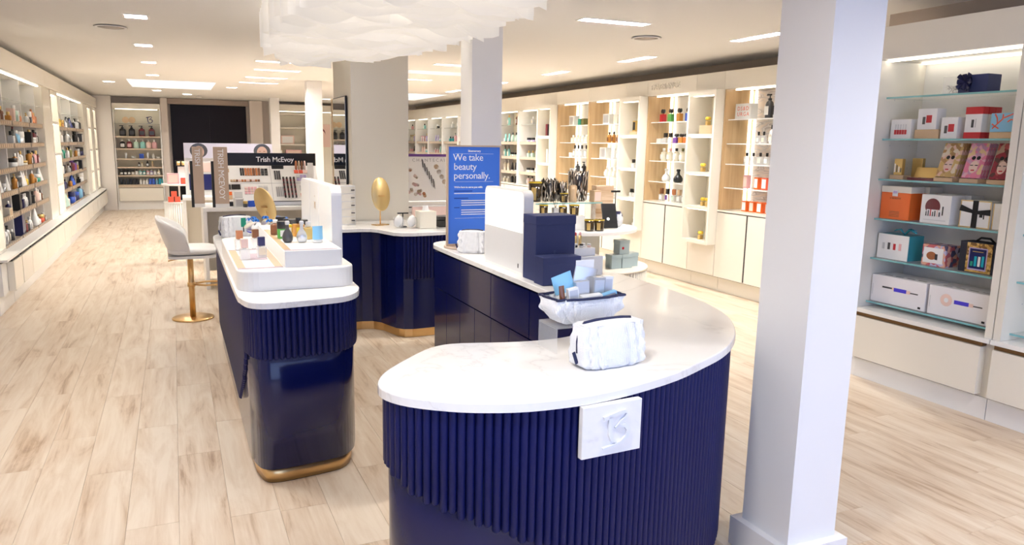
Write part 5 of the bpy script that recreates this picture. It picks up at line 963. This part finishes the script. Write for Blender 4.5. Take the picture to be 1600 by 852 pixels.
add('lettering', text_mesh('CHANTECAILLE', .058, .001, 1.45, 0, 'CENTER'), GREY, pan, loc=(.05, -.001, .495), rot=(PI/2, 0, 0))
for k in range(34): x = rr.uniform(-.38, -.18)+.0; z = rr.uniform(.06, .42); x += -.05+(.42-z)*.35; add('swatch', MB().lathe([(.0005, -.002), (.022, -.002), (.022, 0)], 10, cap0=False), pal(rr.choice(['blush', 'tan', 'copper', 'pink'])), pan, loc=(x, 0, z), rot=(PI/2, 0, 0))
for k in range(12): add('pencil_tester', B(-.10+.012*k, -.092+.012*k, -.012, -.001, .42-.025*k, .52-.025*k), pal('silver' if k % 2 else 'charcoal'), pan)
for k in range(6): add('swatch', MB().lathe([(.0005, -.002), (.032, -.002), (.032, 0)], 14, cap0=False), pal('tan' if k < 4 else 'cream'), pan, loc=(.08+.03*k, 0, .43-.065*k), rot=(PI/2, 0, 0))
for k in range(4): add('pencil_tester', B(-.50+.02*k, -.492+.02*k, -.012, -.001, .10-.01*k, .24-.01*k), BLACK, pan)
# ================================================================== round two-tier tables
def fluted_drum(t, r, z0, z1, c, n, material):
    add('drum', MB().lathe([(r-.02, z0), (r-.02, z1-.02), (r, z1-.02), (r, z1)], 48, c), material, t)
    rod = MB(); rod.sm = True; rod.lathe([(.014, z0+.01), (.014, z1-.021)], 8); me = rod.mesh()
    for k in range(n): a = 2*PI*k/n; add('flute', me, material, t, loc=(c[0]+(r-.02)*math.cos(a), c[1]+(r-.02)*math.sin(a), 0))
t = thing('candle_table', 'round cream two-tier table with candles and streaked vases', 'table', (3.86, 6.62, 0)); fluted_drum(t, .60, 0, .47, (.08, 0), 96, CREAM)
add('table_top', MB().prism([(.62*math.cos(a*PI/24)-.06, .52*math.sin(a*PI/24)) for a in range(48)], .825, .86, .006), WHITE, t); add('support_panel', B(-.30, -.26, -.28, .28, .471, .824), CREAM, t); add('support_panel', B(.0, .32, .20, .24, .471, .824), CREAM, t)
t = thing('display_riser', 'white riser block on candle table under amber candles', 'riser', (3.5, 6.50, .861)); add('block', bevelbox(.40, .34, .139, .004), WHITE, t); add('top_plate', bevelbox(.41, .35, .003, .001), ACRYL, t, loc=(0, 0, .1395))
t = thing('glass_shelf_stand', 'low glass shelf on clear legs carrying streaked vases', 'stand', (3.86, 6.84, .861)); add('glass_top', B(-.52, .26, -.14, .2, .228, .238), GLASS, t); add('glass_rim', B(-.52, .26, -.145, -.14, .227, .239), GEDGE, t)
for x in (-.46, .20): add('leg', B(x, x+.02, -.08, .12, 0, .228), ACRYL, t)
AMB = mat('dark_amber_glass', (.035, .018, .004), .08, coat=.7)
def candle(x, y, z, r, h, label):
    h *= 1.12
    t = thing('amber_candle', label, 'candle', (x, y, z), 0, 'amber glass candles'); add('glass', MB().lathe([(r*.86, 0), (r*.9, .004), (r, h), (r*.95, h), (r*.9, h*.86)], 20), AMB, t); add('wax', MB().lathe([(r*.90, h*.84), (r*.90, h*.87)], 18), pal('olive'), t); add('rim', MB().lathe([(r*1.005, h*.93), (r*1.01, h+.001)], 20, cap0=False, cap1=False), pal('yellow'), t)
    add('label', MB().grid(lambda u, v: (r*1.012*(.9+.1*(.15+.7*v))*math.cos(-2.6+.75*u), r*1.012*(.9+.1*(.15+.7*v))*math.sin(-2.6+.75*u), h*(.10+.62*v)), 8, 2), pal('gold'), t)
for px_, py_, z, r, h, lb in ((840, 309, 1.10, .07, .185, 'very large amber glass candle on the vase shelf'), (866, 318, 1.06, .045, .085, 'amber glass candle beside the streaked vases'), (836, 330, 1.002, .045, .085, 'amber glass candle at far end of riser'), (882, 337, 1.002, .04, .08, 'shorter amber glass candle on the riser'), (893, 336, 1.002, .048, .09, 'amber glass candle on riser beside reed diffuser')):
    zz = z; p = at(px_, py_, zz)
    if zz == 1.06: p = Vector((3.70, 6.77, 1.10))
    if zz == 1.10: p = Vector((3.43, 6.90, 1.10))
    if zz == 1.002: p.y = min(max(p.y, 6.38), 6.62); p.x = min(max(p.x, 3.34), 3.66); p.x = {836: 3.36, 882: 3.52, 893: 3.63}[px_]; p.y = {836: 6.56, 882: 6.46, 893: 6.42}[px_]
    candle(p.x, p.y, p.z+.001, r, h, lb)
candle(3.70, 6.24, .861, .05, .10, 'amber glass candle on table top before the riser'); candle(3.80, 6.22, .861, .05, .10, 'amber glass candle on table top beside the tablet')
def vase(x, y, z, r, h, label, m=STREAK, prof=None):
    t = thing('streaked_vase', label, 'vase', (x, y, z), 0, 'streaked glass vases'); pr_ = prof or [(.72, 0), (.92, .06), (1, .4), (1.02, .8), (1.05, 1), (.98, 1), (.95, .75)]
    add('body', MB().lathe([(r*a, h*b) for a, b in pr_], 24), m, t); rr2 = random.Random(int(x*100)); js = [rr2.uniform(.01, .04) if k % 2 else .002 for k in range(25)]; js[24] = js[0]
    if m is STREAK: add('jagged_rim', MB().grid(lambda u, v: ((r*1.045-.006*(v == 1))*math.cos(2*PI*u), (r*1.045-.006*(v == 1))*math.sin(2*PI*u), h-.004+v*js[int(round(u*24))]), 24, 1, True), m, t)
    else: add('jagged_rim', MB().lathe([(r*.5, h-.002), (r*.55, h+.008), (r*.45, h+.008)], 20), m, t).name = 'lip'
vase(3.60, 6.92, 1.10, .082, .22, 'wide brown and black streaked vase next to big candle'); vase(3.755, 6.93, 1.10, .058, .19, 'slim yellow-tinted streaked vase between wider ones'); vase(3.935, 6.90, 1.10, .105, .31, 'tall black and white streaked vase, biggest of the group')
t = thing('tan_figurine', 'tan waisted ceramic figurine before streaked vases', 'ornament', (3.80, 6.765, 1.10)); add('body', MB().lathe([(.04, 0), (.048, .03), (.036, .08), (.046, .13), (.04, .17), (.02, .18)], 18), pal('tan'), t); add('collar', MB().lathe([(.042, .15), (.042, .158)], 18), pal('brown'), t)
STR = wood_material('striped_tan', (.42, .24, .11), (.76, .60, .44), .5, 0, 0)
for x, y, w, h, lb in ((4.07, 6.76, .09, .12, 'low tan striped gift box on the vase shelf'),): prod('box', (x, y, 1.10), w, .1, h, 0, 'tan', '', '', 'blush', label=lb)
t = thing('striped_gift_bag', 'tan striped paper gift bag behind the black rod stand', 'bag', (4.26, 6.93, .861)); add('body', bevelbox(.22, .1, .40, .006), STR, t); add('handle', MB().tube([(-.06, 0, .40), (-.05, 0, .45), (.05, 0, .45), (.06, 0, .40)], .004, 6), pal('tan'), t)
t = thing('rod_stand', 'thin black rod stand with small roof-shaped head', 'stand', (4.28, 6.70, .861)); add('foot', bevelbox(.14, .09, .012, .003), BLACKM, t); add('rod', MB().lathe([(.005, .012), (.005, .34)], 8), BLACK, t); add('head', MB().prism([(-.05, -.012), (.05, -.012), (.05, .012), (-.05, .012)], .34, .36), BLACK, t)
BW = mottle_material('delft_print', [(0, (.80, .80, .82)), (.45, (.10, .12, .30)), (.6, (.75, .76, .80)), (.85, (.03, .03, .08))], 26)
vase(4.20, 6.52, .861, .058, .15, 'small blue and white vase at edge of candle table', BW, [(.5, 0), (.85, .15), (1, .5), (.85, .85), (.5, 1), (.45, .9)])
t = thing('menu_tablet', 'black easel tablet with small white mark on candle table', 'tablet', (4.02, 6.36, .868), -.25); add('slab', bevelbox(.15, .022, .26, .004), BLACK, t, rot=(-.45, 0, 0)); add('white_mark', MB().lathe([(.0005, 0), (.016, 0)], 14, cap0=False, cap1=False), TXT, t, loc=(-.02, .027, .088), rot=(PI/2-.45, 0, 0)) ; add('easel_back', bevelbox(.06, .006, .2, .001), BLACKM, t, loc=(0, .16, 0), rot=(.25, 0, 0))
for k, (x, y) in enumerate(((3.45, 6.48), (3.585, 6.56))):
    t = thing('reed_diffuser', 'reed diffuser with fan of black sticks, %s' % ('in pale carton-like bottle' if k == 0 else 'between the amber candles'), 'diffuser', (x, y, 1.004)); add('bottle', MB().prism(rrect(-.028, .028, -.028, .028, .006, 2), 0, .07), AMB if k else pal('silver'), t); m = MB()
    for q in range(6): a = q*PI/3; m.tube([(0, 0, .06), (.05*math.cos(a), .05*math.sin(a), .2)], .002, 5)
    add('reeds', m, BLACK, t)
SL = pal('slate')
for k, (x, y, z) in enumerate(((4.02, 6.28, .47), (4.15, 6.29, .47), (4.27, 6.36, .47), (4.12, 6.30, .612))):
    t = thing('grey_gift_box', 'small grey-green lidded gift box %s' % ('on lower tier of candle table' if k < 3 else 'with red dot, stacked on the other three'), 'gift box', (x, y, z+.001), .05, 'grey-green gift boxes' if k < 3 else None); add('body', bevelbox(.118, .11, .105, .003), SL, t); add('lid', bevelbox(.124, .116, .035, .003), SL, t, loc=(0, 0, .105))
    if k == 3: add('red_dot', MB().lathe([(.0005, 0), (.014, 0)], 14, cap0=False, cap1=False), pal('red'), t, loc=(-.02, -.0562, .06), rot=(PI/2, 0, 0))
# far round table by the aisle
t = thing('blush_table', 'round white two-tier table of pink cartons by the aisle', 'table', (.06, 13.6, 0)); fluted_drum(t, .26, 0, .66, (0, 0), 44, WHITE); add('upper_shelf', MB().lathe([(.28, .93), (.28, .96)], 36), WHITE, t)
for x in (-.02, .12): add('support', B(x, x+.03, -.02, .02, .66, .93), WHITE, t)
add('dark_panel', B(-.16, -.025, .0, .02, .661, .929), BLACKM, t)
for x, z in ((-.14, .661), (-.04, .661), (-.09, .751)): prod('box', (.06+x, 13.45, z), .088, .085, .088, 0, 'coral', '', '', label='small coral cube carton at foot of the pyramid' if z < .7 else 'small coral cube carton on top of the pyramid', group='coral cube pyramid')
prod('box', (-.03, 13.53, .961), .18, .16, .17, 0, 'pink', '', 'on the upper tier of the aisle table', 'blush'); prod('box', (.13, 13.44, .961), .09, .08, .10, 0, 'red', '', 'on the upper tier of the aisle table', 'coral'); prod('box', (.25, 13.53, .961), .08, .1, .18, 0, 'cream', '', 'on the upper tier of the aisle table', 'black')
t = thing('gift_trio_box', 'black-framed box of three gold candles on white stand, aisle table', 'gift box', (.14, 13.74, .961)); add('stand', B(-.09, .09, -.03, .03, 0, .28), PAPER, t); add('box', B(-.13, .13, -.04, .03, .281, .38), BLACK, t); [add('gold_candle', MB().lathe([(.03, .30), (.03, .365)], 12), GOLD, t, loc=(-.075+.075*k, -.05, 0)) for k in range(3)]
# boxes in the cream niche at the far end
for x, z, w, h, c, l in ((2.75, 1.621, .34, .22, 'blush', 'white'), (2.90, 1.301, .40, .17, 'pink', 'blush'), (2.56, 1.301, .1, .18, 'tan', 'white')):
    prod('box', (x, 20.09, z), w, .14, h, 0, c, '', 'in the cream niche by the portrait posters', l)
